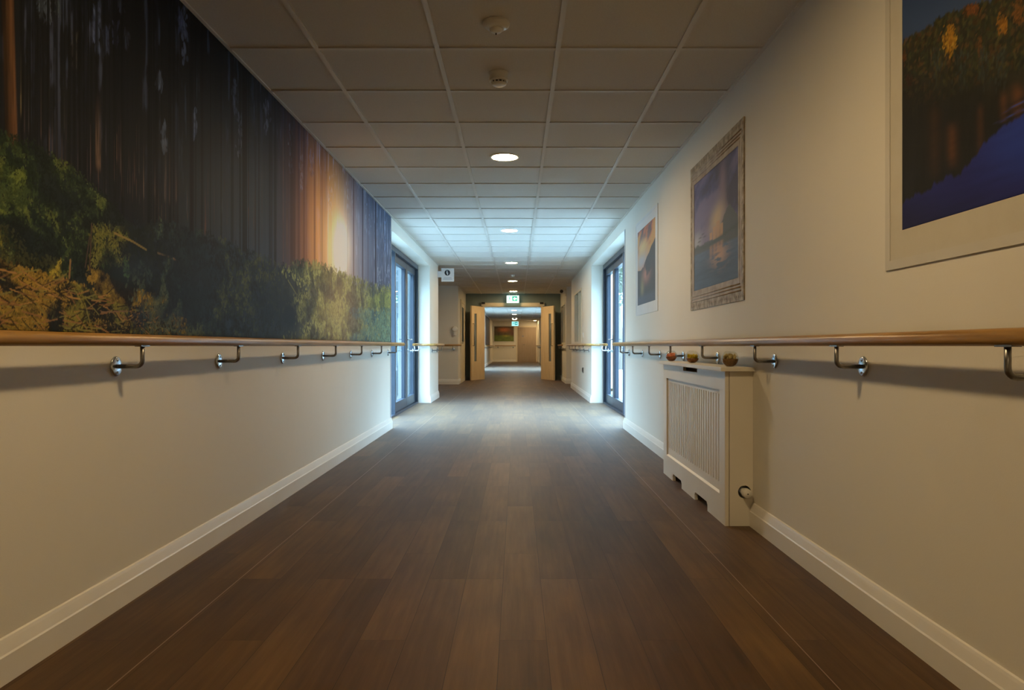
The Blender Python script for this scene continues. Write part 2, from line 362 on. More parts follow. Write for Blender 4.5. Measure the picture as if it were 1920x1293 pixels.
bay(4, XR, -1, YC0, YC1, (29.4, 30.7, 31.94))

# ------------------------------------------------------------ double doors in the green wall
root = struct_empty('door_5', ((DL+DR)/2, YM0, 0))
bm = B()
for x0, x1 in ((DL-0.05, DL), (DR, DR+0.05)): box(bm, x0, x1, YM0-0.03, YM1+0.03, 0, DH)
box(bm, DL-0.05, DR+0.05, YM0-0.03, YM1+0.03, DH, DH+0.05)
box(bm, DL-0.09, DR+0.09, YM0-0.045, YM0-0.0005, DH+0.02, DH+0.11)
obj('door_frame', bm, m_frame_wood, root)
def swing_leaf(hx, hy, ex, ey, parent):
    """open leaf from hinge (hx,hy) to its free edge (ex,ey)"""
    d = Vector((ex-hx, ey-hy, 0)); L = d.length; ang = math.atan2(d.y, d.x)
    M = Matrix.Translation((hx, hy, 0)) @ Matrix.Rotation(ang, 4, 'Z')
    bm = B(); th = 0.022; v0, v1 = L*0.62, L*0.80
    if True:
        box(bm, 0, v0, -th, th, 0.006, 2.04); box(bm, v1, L, -th, th, 0.006, 2.04)
        box(bm, v0, v1, -th, th, 0.006, 0.52); box(bm, v0, v1, -th, th, 1.83, 2.04)
    bm.transform(M); lf = obj('door_leaf', bm, m_beech, parent)
    bm = B(); box(bm, v0, v1, -0.004, 0.004, 0.52, 1.83); bm.transform(M); obj('vision_panel', bm, m_roomglass, lf)
    bm = B()
    for sg in (-1, 1):
        y = sg*0.065; tube(bm, [(L-0.07, sg*th, 0.95), (L-0.07, y, 0.95), (L-0.07, y, 1.55), (L-0.07, sg*th, 1.55)], 0.011, 10)
    bm.transform(M); obj('pull_handle', bm, m_steel, lf)
    return lf
swing_leaf(DL-0.01, YM0-0.06, -1.245, 19.72, root)
swing_leaf(DR+0.01, YM0-0.06, 1.02, 19.72, root)
for x in (-0.945, 0.70):                            # dark door holders above the frame
    bm = B(); box(bm, x-0.05, x+0.05, YM0-0.09, YM0-0.045, DH+0.075, DH+0.125, bev=0.006); obj('door_closer', bm, m_black, root)
# taupe door in the end wall and cream door beside the left alcove
root = struct_empty('door_6', (0.58, YEND, 0))
bm = B(); box(bm, -0.02, 0.035, YEND-0.03, YEND-0.0005, 0, 2.13); box(bm, 1.15, 1.205, YEND-0.03, YEND-0.0005, 0, 2.13); box(bm, 0.035, 1.15, YEND-0.03, YEND-0.0005, 2.06, 2.13)
obj('door_frame', bm, m_frame_wood, root)
bm = B(); box(bm, 0.04, 1.145, YEND-0.02, YEND-0.0005, 0.006, 2.055, bev=0.003); lf = obj('door_leaf', bm, m_taupe, root)
bm = B(); box(bm, 0.30, 0.42, YEND-0.028, YEND-0.02, 1.49, 1.56); obj('door_plate', bm, m_steel, lf)
bm = B(); tube(bm, [(0.35, YEND-0.02, 1.02), (0.35, YEND-0.07, 1.02), (0.48, YEND-0.07, 1.02)], 0.011, 10); obj('handle', bm, m_steel, lf)
root = struct_empty('door_7', (XL, 19.2, 0))
bm = B(); f0, f1 = 18.45, 19.75
box(bm, XL+0.0005, XL+0.03, f0, f0+0.07, 0, 2.13); box(bm, XL+0.0005, XL+0.03, f1-0.07, f1, 0, 2.13); box(bm, XL+0.0005, XL+0.03, f0+0.07, f1-0.07, 2.06, 2.13)
obj('door_frame', bm, m_frame_wood, root)
bm = B(); box(bm, XL+0.0005, XL+0.018, f0+0.075, f1-0.075, 0.006, 2.055, bev=0.003); lf = obj('door_leaf', bm, m_frame_wood, root)
bm = B(); box(bm, XL+0.018, XL+0.022, 18.8, 19.4, 1.05, 1.95); obj('vision_panel', bm, m_roomglass, lf)
bm = B(); tube(bm, [(XL+0.018, 18.62, 1.02), (XL+0.06, 18.62, 1.02), (XL+0.06, 18.74, 1.02)], 0.01, 10); obj('handle', bm, m_steel, lf)

# windows in the right wall beyond the glazed doors
for n, win in ((1, WIN_R), (2, WIN_R2)):
    w0, w1, h0, h1 = win; root = struct_empty('window_%d' % n, (XR, (w0+w1)/2, h0))
    bm = B(); e = 0.04
    box(bm, XR-0.012, XR+0.09, w0, w0+e, h0, h1); box(bm, XR-0.012, XR+0.09, w1-e, w1, h0, h1)
    box(bm, XR-0.012, XR+0.09, w0+e, w1-e, h0, h0+e); box(bm, XR-0.012, XR+0.09, w0+e, w1-e, h1-e, h1)
    wm = (w0+w1)/2; box(bm, XR+0.0, XR+0.07, wm-0.025, wm+0.025, h0+e, h1-e)
    obj('window_frame', bm, m_frame_wood, root)
    bm = B(); box(bm, XR+0.045, XR+0.053, w0+e, wm-0.025, h0+e, h1-e); obj('pane', bm, m_glass, root)
    bm = B(); box(bm, XR+0.045, XR+0.053, wm+0.025, w1-e, h0+e, h1-e); obj('pane', bm, m_glass, root)
    bm = B(); box(bm, XR+0.10, XR+0.12, w0, w1, h0, h1); obj('blind', bm, m_signg, root)

# ------------------------------------------------------------ handrails
RZ = 0.961; RR = 0.021; OFF = 0.098
def rose_prof(d):
    return [(0.0, 0.0), (0.034, 0.0), (0.037, d*0.002), (0.036, d*0.006), (0.030, d*0.009), (0.012, d*0.010), (0.0, d*0.010)]
def handrail(label, X, s, a, b, ys, group=None, wrap=False):
    """s into corridor from wall plane x = X; along y"""
    xr = X + s*OFF
    root = thing('handrail', label, 'handrail', (xr, (a+b)/2, RZ), group)
    bm = B(); pts = [(xr, a, RZ), (xr, a+0.004, RZ)]
    if wrap:                                        # the rail turns the corner into the door recess
        pts = [(X-s*0.155, a-0.09, RZ), (X-s*0.151, a-0.09, RZ), (xr-s*0.05, a-0.09, RZ), (xr-s*0.018, a-0.077, RZ), (xr, a-0.04, RZ), (xr, a+0.02, RZ)]
    pts += [(xr, b-0.004, RZ), (xr, b, RZ)]
    tube(bm, pts, [RR-0.004]+[RR]*(len(pts)-2)+[RR-0.004], 28)
    obj('wooden_rail', bm, m_oak, root)
    for y in ys:
        bm = B(); tube(bm, arc_arm(xr, X+s*0.008, y), 0.0078, 14)
        box(bm, xr-0.012, xr+0.012, y-0.03, y+0.03, RZ-RR-0.002, RZ-RR+0.003)
        br_ = obj('bracket', bm, m_steel, root)
        bm = B(); lathe(bm, rose_prof(s), (X, y, 0.867), 'x', 32)
        for dz in (-0.022, 0.022): lathe(bm, [(0, s*0.0085), (0.0045, s*0.0085), (0.004, s*0.0115), (0, s*0.012)], (X, y, 0.867+dz), 'x', 12)
        obj('wall_plate', bm, m_plate, br_)
    return root
def handrail_x(label, Y, s, x0, x1, xs):
    """on a wall facing along y; s is the direction into the room"""
    yr = Y + s*OFF
    root = thing('handrail', label, 'handrail', ((x0+x1)/2, yr, RZ))
    bm = B(); tube(bm, [(x0, yr, RZ), (x0+0.004, yr, RZ), (x1-0.004, yr, RZ), (x1, yr, RZ)], [RR-0.004, RR, RR, RR-0.004], 20)
    obj('wooden_rail', bm, m_oakx, root)
    for x in xs:
        bm = B(); pts = [(x, q[0], q[2]) for q in arc_arm(yr, Y+s*0.008, 0)]; tube(bm, pts, 0.0078, 10); br_ = obj('bracket', bm, m_steel, root)
        bm = B(); lathe(bm, rose_prof(s), (x, Y, 0.867), 'y', 20); obj('wall_plate', bm, m_plate, br_)
    return root
LY = [-2.7, -1.8, -0.95, -0.1, 0.80, 1.69, 2.60, 3.50, 4.45, 5.38, 6.28, 7.20, 8.09]
RY = [-2.7, -1.8, -0.95, -0.1, 0.79, 1.68, 2.58, 3.466, 4.45, 5.37, 6.24, 7.12, 7.96]
handrail('long oak handrail under the forest mural, on steel brackets', XL, 1, -3.0, 8.58, LY)
handrail('long oak handrail under the three framed pictures, above the radiator cover', XR, -1, -3.0, 8.49, RY)
handrail('short oak handrail on the left wall end just past the left glazed door', XL, 1, 12.02, 13.28, [12.3, 13.05], wrap=True)
handrail('oak handrail under the window on the right just past the right glazed door', XR, -1, 12.02, 16.3, [12.4, 13.25, 14.1, 14.9, 15.7], wrap=True)
handrail_x('oak handrail on the wall facing the camera beyond the toilet sign', AL[1], -1, -2.7, XL+0.09, [-2.3, -1.56])
handrail('short oak handrail on the right, beside the open right double-door leaf', XR, -1, 18.2, 20.0, [18.5, 19.2, 19.8])
handrail_x('distant oak handrail on the end wall below the small dark picture', YEND, -1, -1.30, -0.06, [-1.12, -0.22])
handrail('distant left handrail beyond the second glazed door', XL, 1, 32.1, 41.9, [32.5, 34, 35.5, 37, 38.5, 40, 41.4])
handrail('distant right handrail beyond the second glazed door', XR, -1, 32.1, 42.0, [32.5, 34, 35.5, 37, 38.5, 40, 41.4])

# ------------------------------------------------------------ ceiling fittings
def downlight(x, y, label, first=None):
    root = thing('downlight', label, 'ceiling light', (x, y, CEIL), 'round recessed downlights')
    bm = B(); lathe(bm, [(0.098, 0.001), (0.098, -0.006), (0.104, -0.009), (0.114, -0.008), (0.117, -0.003), (0.117, 0.001)], (x, y, CEIL), 'z', 48)
    obj('trim_ring', bm, m_white, root)
    bm = B(); lathe(bm, [(0.0, -0.0065), (0.097, -0.0065), (0.097, 0.0)], (x, y, CEIL), 'z', 40, smooth=False)
    obj('diffuser', bm, m_lamp, root, recalc=False)
    return root
def downlight_copy(src, x, y, label):
    c = copy_tree(src); c.location = (x, y, CEIL); c['label'] = label; return c
dl0 = downlight(CX, 5.67, 'lit round downlight nearest the camera, just past the two smoke detectors')
me = [c for c in dl0.children if c.name.startswith('diffuser')][0].data
for p in me.polygons:
    if p.normal.z > 0 and abs(p.normal.z) > 0.5: p.flip()
for x, y, t in ((CX, 9.27, 'lit round downlight over the near end of the glazed doors'),
                (CX, 12.87, 'lit round downlight near the hanging toilet sign'),
                (CX, 16.47, 'lit round downlight second before the double doors'),
                (CX, 19.55, 'lit round downlight directly in front of the exit sign'),
                (CX-0.02, 30.0, 'lit round downlight first beyond the double doors'),
                (CX-0.02, 33.8, 'lit round downlight second beyond the double doors'),
                (CX-0.04, 40.6, 'lit round downlight above the far exit sign'),
                (1.06, 42.0, 'lit round downlight off to the right by the taupe end door'),
                (CX, 2.07, 'lit round downlight overhead, out of the top of the view'),
                (CX, -1.53, 'lit round downlight behind the camera'),
                (CX, 23.6, 'lit round downlight hidden above the double doors')):
    downlight_copy(dl0, x, y, t)
r = thing('smoke_detector', 'wide white domed ceiling detector nearest the top of the view', 'smoke detector', (-0.095, 3.32, CEIL), 'white ceiling detectors')
bm = B(); lathe(bm, [(0.062, 0.0), (0.064, -0.006), (0.060, -0.016), (0.046, -0.026), (0.034, -0.030), (0.0, -0.030)], tuple(r.location), 'z', 48); obj('base', bm, m_white, r)
bm = B(); lathe(bm, [(0.030, -0.029), (0.027, -0.040), (0.018, -0.047), (0.0, -0.049)], tuple(r.location), 'z', 36); obj('sensor_cap', bm, m_white, r)
bm = B(); lathe(bm, [(0.0035, -0.047), (0.003, -0.056), (0.0, -0.058)], tuple(r.location), 'z', 12); obj('indicator', bm, m_black, r)
r = thing('smoke_detector', 'taller cylindrical slotted detector between domed detector and nearest downlight', 'smoke detector', (-0.098, 3.93, CEIL), 'white ceiling detectors')
bm = B(); lathe(bm, [(0.052, 0.0), (0.052, -0.010), (0.049, -0.012), (0.049, -0.036), (0.052, -0.042), (0.049, -0.048), (0.036, -0.049), (0.0, -0.049)], tuple(r.location), 'z', 48); obj('base', bm, m_white, r)
bm = B()
lathe(bm, [(0.036, -0.048), (0.036, -0.060), (0.0, -0.060)], tuple(r.location), 'z', 32); obj('sensor_mesh', bm, m_black, r)
bm = B()
for k in range(12):
    a = 2*PI*k/12; x = r.location.x + 0.039*math.cos(a); y = r.location.y + 0.039*math.sin(a); tube(bm, [(x, y, CEIL-0.047), (x, y, CEIL-0.062)], 0.004, 8)
lathe(bm, [(0.0, -0.058), (0.042, -0.058), (0.042, -0.063), (0.030, -0.070), (0.0, -0.072)], tuple(r.location), 'z', 40); obj('sensor_cap', bm, m_white, r)
r = thing('smoke_detector', 'small distant detector between the last downlights before the double doors', 'smoke detector', (CX, 15.1, CEIL), 'white ceiling detectors')
bm = B(); lathe(bm, [(0.052, 0.0), (0.052, -0.02), (0.040, -0.040), (0.0, -0.045)], tuple(r.location), 'z', 32); obj('base', bm, m_white, r)
r = thing('emergency_light', 'distant twin-spot emergency light on the ceiling beyond the double doors', 'emergency light', (CX-0.02, 37.6, CEIL))
bm = B(); box(bm, CX-0.17, CX+0.13, 37.55, 37.65, CEIL-0.03, CEIL); obj('base', bm, m_white, r)
m_spot = mat('spot_lens', (0.8,0.8,0.8), emit=(1.0,0.85,0.6), estr=3)
for dx in (-0.11, 0.07):
    bm = B(); lathe(bm, [(0.0, 0.0), (0.045, 0.0), (0.045, 0.05), (0.0, 0.05)], (CX+dx, 37.54, CEIL-0.07), 'y', 20); q = obj('lamp_head', bm, m_white, r)
    bm = B(); lathe(bm, [(0.0, -0.003), (0.04, -0.003), (0.04, 0.0)], (CX+dx, 37.54, CEIL-0.07), 'y', 20); obj('lens', bm, m_spot, q)

# exit signs
def exit_sign(y, x0, x1, z0, z1, label, arrow_left):
    r = thing('exit_sign', label, 'exit sign', ((x0+x1)/2, y, z1))
    bm = B(); box(bm, x0, x1, y, y+0.05, z0, z1, bev=0.008); obj('lit_panel', bm, m_exitw, r)
    cx = (x0+x1)/2
    for dx in (-0.1, 0.1):
        bm = B(); tube(bm, [(cx+dx, y+0.025, z1-0.004), (cx+dx, y+0.025, CEIL)], 0.005, 8); obj('hanger', bm, m_white, r)
    W = x1-x0; H = z1-z0; yy = y-0.002
    gz0, gz1 = z0+H*0.24, z0+H*0.9
    bm = B()
    box(bm, x0+W*0.44, x0+W*0.86, yy, y+0.001, gz0, gz1)                 # green block
    # doorway drawn at left in green outline
    a0, a1 = x0+W*0.12, x0+W*0.36
    t = W*0.022
    box(bm, a0, a0+t, yy, y+0.001, gz0, gz1); box(bm, a1-t, a1, yy, y+0.001, gz0, gz1); box(bm, a0+t, a1-t, yy, y+0.001, gz1-t, gz1)
    # running figure in the doorway
    mx = (a0+a1)/2; h = gz1-gz0
    lathe(bm, [(0, 0), (h*0.09, 0), (h*0.09, 0.003), (0, 0.003)], (mx-h*0.02, yy, gz0+h*0.78), 'y', 14)
    for pts in (((mx, 0.66), (mx-h*0.04, 0.38)), ((mx, 0.62), (mx+h*0.2, 0.5)), ((mx, 0.62), (mx-h*0.2, 0.62)), ((mx-h*0.04, 0.38), (mx+h*0.14, 0.22)), ((mx-h*0.04, 0.38), (mx-h*0.2, 0.08))):
        (xa, za), (xb, zb) = pts; tube(bm, [(xa, yy+0.002, gz0+h*za), (xb, yy+0.002, gz0+h*zb)], h*0.055, 8)
    obj('green_symbol', bm, m_exitg, r)
    bm = B(); ax = x0+W*0.66; az = (gz0+gz1)/2; d = h*0.34; ya = yy-0.0015
    def poly(pts):
        A = [bm.verts.new((px, ya, pz)) for px, pz in pts]; Bv = [bm.verts.new((px, yy, pz)) for px, pz in pts]
        bm.faces.new(A); n = len(pts)
        for k in range(n): bm.faces.new((A[k], A[(k+1)%n], Bv[(k+1)%n], Bv[k]))
    poly([(ax-d, az), (ax, az+d), (ax, az+d*0.4), (ax+d*1.0, az+d*0.4), (ax+d*1.0, az-d*0.4), (ax, az-d*0.4), (ax, az-d)])
    obj('arrow', bm, m_exitw, r)
exit_sign(20.15, -0.282, 0.062, 2.14, 2.345, 'lit green and white exit sign above the open double doors', True)
exit_sign(39.0, -0.27, 0.09, 2.02, 2.26, 'small distant lit exit sign seen through the double doors', True)

# projecting toilet sign on the left corner
r = thing('toilet_sign', 'white projecting square sign with dark round person symbol at left corner', 'sign', (XL, 13.2, 2.24))
x0, x1, z0, z1 = -1.372, -1.142, 2.112, 2.352
bm = B(); box(bm, x0, x1, 13.19, 13.2, z0, z1, bev=0.003); box(bm, XL+0.006, x0+0.002, 13.191, 13.199, 2.19, 2.30); box(bm, XL, XL+0.006, 13.165, 13.225, 2.17, 2.32)
obj('panel', bm, m_signw, r)
bm = B(); cxs, czs = -1.262, 2.272; lathe(bm, [(0, 0), (0.052, 0), (0.052, 0.003), (0, 0.003)], (cxs, 13.188, czs), 'y', 40); obj('round_symbol', bm, m_signd, r)
bm = B()
lathe(bm, [(0, 0), (0.009, 0), (0.009, 0.002), (0, 0.002)], (cxs-0.006, 13.1865, czs+0.029), 'y', 16)
box(bm, cxs-0.016, cxs+0.004, 13.1865, 13.1885, czs-0.012, czs+0.018); box(bm, cxs-0.008, cxs+0.016, 13.1865, 13.1885, czs-0.012, czs-0.004)
box(bm, cxs-0.006, cxs+0.010, 13.1865, 13.1885, czs-0.038, czs-0.012)
obj('figure', bm, m_signw, r)
bm = B(); box(bm, x0+0.045, x1-0.045, 13.1885, 13.1905, 2.175, 2.187); box(bm, x0+0.03, x1-0.03, 13.1885, 13.1905, 2.15, 2.162); obj('caption_lines', bm, m_signg, r)

# camera on the right alcove corner
r = thing('security_camera', 'white security camera with black lens by the right end of green wall', 'camera', (1.13, 18.0, 2.28))
bm = B(); tube(bm, [(1.235, 18.09, 2.26), (1.19, 18.05, 2.26), (1.17, 17.99, 2.27)], 0.018, 12); lathe(bm, [(0, 0.0), (0.055, 0.0), (0.055, -0.02), (0, -0.02)], (XR, 18.16, 2.25), 'x', 24); obj('bracket', bm, m_white, r)
bm = B(); tube(bm, [(1.20, 18.06, 2.285), (1.185, 18.03, 2.285), (1.105, 17.86, 2.285)], [0.03, 0.048, 0.048], 24); obj('housing', bm, m_white, r)
bm = B(); tube(bm, [(1.108, 17.868, 2.285), (1.096, 17.845, 2.285), (1.088, 17.83, 2.285)], [0.044, 0.042, 0.028], 24); obj('lens', bm, m_black, r)

# wall switch and socket on the right, dispenser by the left alcove
r = thing('light_switch', 'white light switch above the handrail, right wall beyond glazed door', 'light switch', (XR, 13.45, 1.14))
bm = B(); box(bm, XR-0.01, XR, 13.40, 13.49, 1.10, 1.19, bev=0.003); obj('plate', bm, m_white, r)
bm = B(); box(bm, XR-0.015, XR-0.009, 13.435, 13.455, 1.13, 1.16); obj('rocker', bm, m_white, r)
r = thing('wall_socket', 'dark wall socket low on right wall beyond the glazed door', 'socket', (XR, 13.5, 0.49))
bm = B(); box(bm, XR-0.012, XR, 13.42, 13.58, 0.44, 0.545, bev=0.003); obj('plate', bm, m_steel, r)
bm = B(); box(bm, XR-0.02, XR-0.011, 13.47, 13.53, 0.46, 0.53, bev=0.002); obj('plug', bm, m_black, r)
r = thing('dispenser', 'small white rounded dispenser above handrail beside the cream door', 'dispenser', (-1.52, AL[1], 1.35))
bm = B(); lathe(bm, [(0, 0.0), (0.065, 0.0), (0.07, -0.02), (0.07, -0.06), (0.05, -0.07), (0, -0.07)], (-1.52, AL[1], 1.36), 'y', 32); obj('drum', bm, m_white, r)
bm = B(); box(bm, -1.55, -1.49, AL[1]-0.05, AL[1], 1.20, 1.31, bev=0.006); obj('outlet', bm, m_white, r)

# ------------------------------------------------------------ radiator cover
FX = 1.088                                          # front face
r = thing('radiator_cover', 'white radiator cover with slatted front against the right wall', 'radiator cover', (1.16, (RC0+RC1)/2, 0))
PH0, PH1 = 0.150, 0.708; PY0, PY1 = 3.895, 5.27
HT = 0.808
bm = B()
# front board 20 mm with the panel opening, the top slot and two floor notches
f0, f1 = FX, FX+0.02
n1, n2 = (4.14, 4.44), (4.79, 5.06); slot = (4.38, 4.745); NH = 0.05; SH = 0.028
def fb(a, b, z0, z1): box(bm, f0, f1, a, b, z0, z1)
ys = [RC0, n1[0], n1[1], n2[0], n2[1], RC1]
for i in range(5): fb(ys[i], ys[i+1], NH if i in (1, 3) else 0.0, PH0)
fb(RC0, PY0, PH0, HT); fb(PY1, RC1, PH0, HT); fb(PY0, PY1, PH1, HT-SH)
fb(PY0, slot[0], HT-SH, HT); fb(slot[1], PY1, HT-SH, HT)
# chamfered notch corners
for a, b in (n1, n2):
    for q, d in ((a, 1), (b, -1)):
        prism_pts = [(q, NH), (q+d*0.018, NH), (q, NH-0.018)]
        prismx(bm, prism_pts, f0, f1)
# bevelled lips round the panel
prism(bm, [(f0-0.0005, PH0), (f1, PH0+0.014), (f1, PH0)], PY0, PY1)
obj('front_board', bm, m_cover, r)
bm = B()
ng = 25; pitch = (PY1-PY0-0.06)/ng; z0, z1 = PH0+0.0, PH1
xs0, xs1 = FX+0.012, FX+0.019
sl0, sl1 = 0.205, 0.680
box(bm, xs0, xs1, PY0, PY1, z0, sl0); box(bm, xs0, xs1, PY0, PY1, sl1, z1)
y = PY0
for k in range(ng+1):
    a = PY0 if k == 0 else PY0+0.03+pitch*(k-0.5)+0.009
    b = PY1 if k == ng else PY0+0.03+pitch*(k+0.5)-0.009
    box(bm, xs0, xs1, a, b, sl0, sl1)
obj('slatted_panel', bm, m_cover, r)
bm = B(); box(bm, FX+0.07, XR-0.005, RC0+0.1, RC1-0.1, 0.18, 0.72, bev=0.01)
for k in range(24): box(bm, FX+0.06, FX+0.07, RC0+0.14+k*0.056, RC0+0.17+k*0.056, 0.2, 0.70)
obj('radiator_body', bm, m_cover, r)
bm = B()                                            # near side panel with round pipe hole, far side panel
hy, hz, hr = 1.190, 0.178, 0.034
sx0, sx1 = FX+0.024, XR-0.001
ring = [(hy+hr*math.cos(t), hz+hr*math.sin(t)) for t in [2*PI*k/32 for k in range(32)]]
outer = []
for k in range(32):
    t = 2*PI*k/32; c, s_ = math.cos(t), math.sin(t)
    hx_ = min(sx1-hy, hy-sx0)
    q = 0.042/max(abs(c), abs(s_)); outer.append((hy+q*c, hz+q*s_))
vf = {}
def V(x, y, z):
    kk = (round(x,5), round(y,5), round(z,5))
    if kk not in vf: vf[kk] = bm.verts.new((x, y, z))
    return vf[kk]
for Yc in (RC0, RC0+0.018):
    for k in range(32):
        k2 = (k+1) % 32
        bm.faces.new([V(*p) for p in ((ring[k][0], Yc, ring[k][1]), (ring[k2][0], Yc, ring[k2][1]), (outer[k2][0], Yc, outer[k2][1]), (outer[k][0], Yc, outer[k][1]))])
for k in range(32):
    k2 = (k+1) % 32
    bm.faces.new([V(*p) for p in ((ring[k][0], RC0, ring[k][1]), (ring[k2][0], RC0, ring[k2][1]), (ring[k2][0], RC0+0.018, ring[k2][1]), (ring[k][0], RC0+0.018, ring[k][1]))])
box(bm, sx0, hy-0.042, RC0, RC0+0.018, 0, HT); box(bm, hy-0.042, sx1, RC0, RC0+0.018, hz+0.042, HT); box(bm, hy-0.042, sx1, RC0, RC0+0.018, 0, hz-0.042)
box(bm, hy+0.042, sx1, RC0, RC0+0.018, hz-0.042, hz+0.042)
obj('side_panel', bm, m_cover, r)
bm = B(); box(bm, sx0, sx1, RC1-0.018, RC1, 0, HT); obj('side_panel', bm, m_cover, r)
bm = B(); box(bm, 1.058, XR-0.0005, RC0-0.03, RC1+0.03, HT, HT+0.022, bev=0.004); obj('top_shelf', bm, m_cover, r)
bm = B(); tube(bm, [(hy, RC0+0.12, hz), (hy, RC0+0.02, hz), (hy, RC0-0.012, hz)], [0.014, 0.018, 0.021], 24)
lathe(bm, [(0.021, -0.012), (0.024, -0.016), (0.024, -0.050), (0.021, -0.056), (0.0, -0.057)], (hy, RC0, hz), 'y', 28)
obj('radiator_valve', bm, m_white, r)
bm = B(); lathe(bm, [(0.0035, -0.0565), (0.003, -0.060), (0, -0.060)], (hy, RC0, hz), 'y', 10); obj('valve_screw', bm, m_void, r)

# ------------------------------------------------------------ glass bowls on the shelf
rnd = random.Random(4)
SH_Z = HT+0.022
def bowl(label, x, y, R, colA, colB, soil, fill, lump, nl, seed):
    rd = random.Random(seed)
    r = thing('glass_bowl', label, 'glass bowl', (x, y, SH_Z), 'small round glass bowls')
    zc = SH_Z + R*0.93; t = 0.0022
    prof = []
    for k in range(0, 25):
        a = -PI/2*0.79 + (PI*0.79/2+PI/2*0.66)*k/24; prof.append((R*math.cos(a), R*math.sin(a)))
    base_r, base_z = prof[0]; inner = [(q*(R-t)/R, z*(R-t)/R) for q, z in reversed(prof)]
    bm = B(); lathe(bm, [(0, -R*0.93), (base_r*0.9, -R*0.93)] + prof + inner + [(0, -R*0.90+t)], (x, y, zc), 'z', 40); obj('glass', bm, m_bowlglass, r)
    m1 = noise_col(mat('dried_filling', rough=0.8), soil, tuple(c*1.6 for c in soil), nscale=90, bump=0.6)
    bm = B(); pr = []
    for k in range(0, 13):
        a = -PI/2*0.76 + (PI/2*0.76 + math.asin(fill))*k/12; pr.append((R*0.93*math.cos(a), R*0.93*math.sin(a)))
    lathe(bm, [(0, -R*0.86)] + pr + [(0, R*0.93*fill)], (x, y, zc), 'z', 32); obj('brown_filling', bm, m1, r)
    m2 = noise_col(mat('petal_filling', rough=0.7), colA, colB, nscale=40)
    bm = B(); top = 0.36 if lump > 0.2 else 0.2
    for k in range(nl):
        a = rd.random()*2*PI; q = R*0.66*math.sqrt(rd.random()); zz = R*(fill + 0.04 + rd.random()*0.42)
        q = min(q, math.sqrt(max(0.0001, (R*0.88)**2 - zz**2))-R*lump); s = R*lump*rd.uniform(0.7, 1.1)
        mtx = Matrix.Translation((x+q*math.cos(a), y+q*math.sin(a), zc+zz)) @ Matrix.Rotation(rd.random()*3, 4, 'X') @ Matrix.Rotation(rd.random()*3, 4, 'Y') @ Matrix.Diagonal((s, s, s*0.45, 1))
        bmesh.ops.create_icosphere(bm, subdivisions=2, radius=1, matrix=mtx)
    for f in bm.faces: f.smooth = True
    obj('petals', bm, m2, r)
bowl('smallest-looking glass bowl with peach pink petals, at far end of radiator cover', 1.122, 5.27, 0.042, (0.85,0.25,0.13), (0.95,0.42,0.26), (0.22,0.075,0.03), -0.12, 0.24, 46, 1)
bowl('glass bowl with yellow green petals, middle one on the radiator cover', 1.138, 4.70, 0.044, (0.45,0.36,0.01), (0.85,0.66,0.03), (0.22,0.09,0.025), -0.25, 0.26, 46, 2)
bowl('glass bowl with pale cream filling, nearest end of the radiator cover', 1.140, 3.88, 0.0455, (0.42,0.34,0.14), (0.55,0.46,0.22), (0.16,0.085,0.03), -0.02, 0.22, 40, 3)

# ------------------------------------------------------------ printed pictures: colours computed on a fine mesh
def vnoise(u, v, seed=0):
    rs = np.random.RandomState(seed); Tt = rs.rand(257, 257)
    iu = np.floor(u).astype(int); iv = np.floor(v).astype(int); fu = u-iu; fv = v-iv
    fu = fu*fu*(3-2*fu); fv = fv*fv*(3-2*fv); a = iu % 256; b = iv % 256
    return (Tt[a, b]*(1-fu)*(1-fv) + Tt[a+1, b]*fu*(1-fv) + Tt[a, b+1]*(1-fu)*fv + Tt[a+1, b+1]*fu*fv)
def fbm(u, v, seed=0, oct=4, gain=0.5):
    s = 0; a = 1; n = 0
    for k in range(oct): s = s + a*vnoise(u*2**k + 13.7*k, v*2**k + 7.1*k, seed+k); n += a; a *= gain
    return s/n
def sst(x, a, b):
    t = np.clip((x-a)/(b-a), 0, 1); return t*t*(3-2*t)
def lerp(a, b, t): return a*(1-t) + b*t
def mixc(img, col, t):
    return img*(1-t[..., None]) + s2l(col)*t[..., None]
def print_mat(name, rough=0.5, spec=0.5):
    m = mat(name, rough=rough, spec=spec)
    at = nd(m, 'ShaderNodeAttribute'); at.attribute_name = 'print'
    lk(m, at.outputs['Color'], bsdf(m).inputs['Base Color']); return m
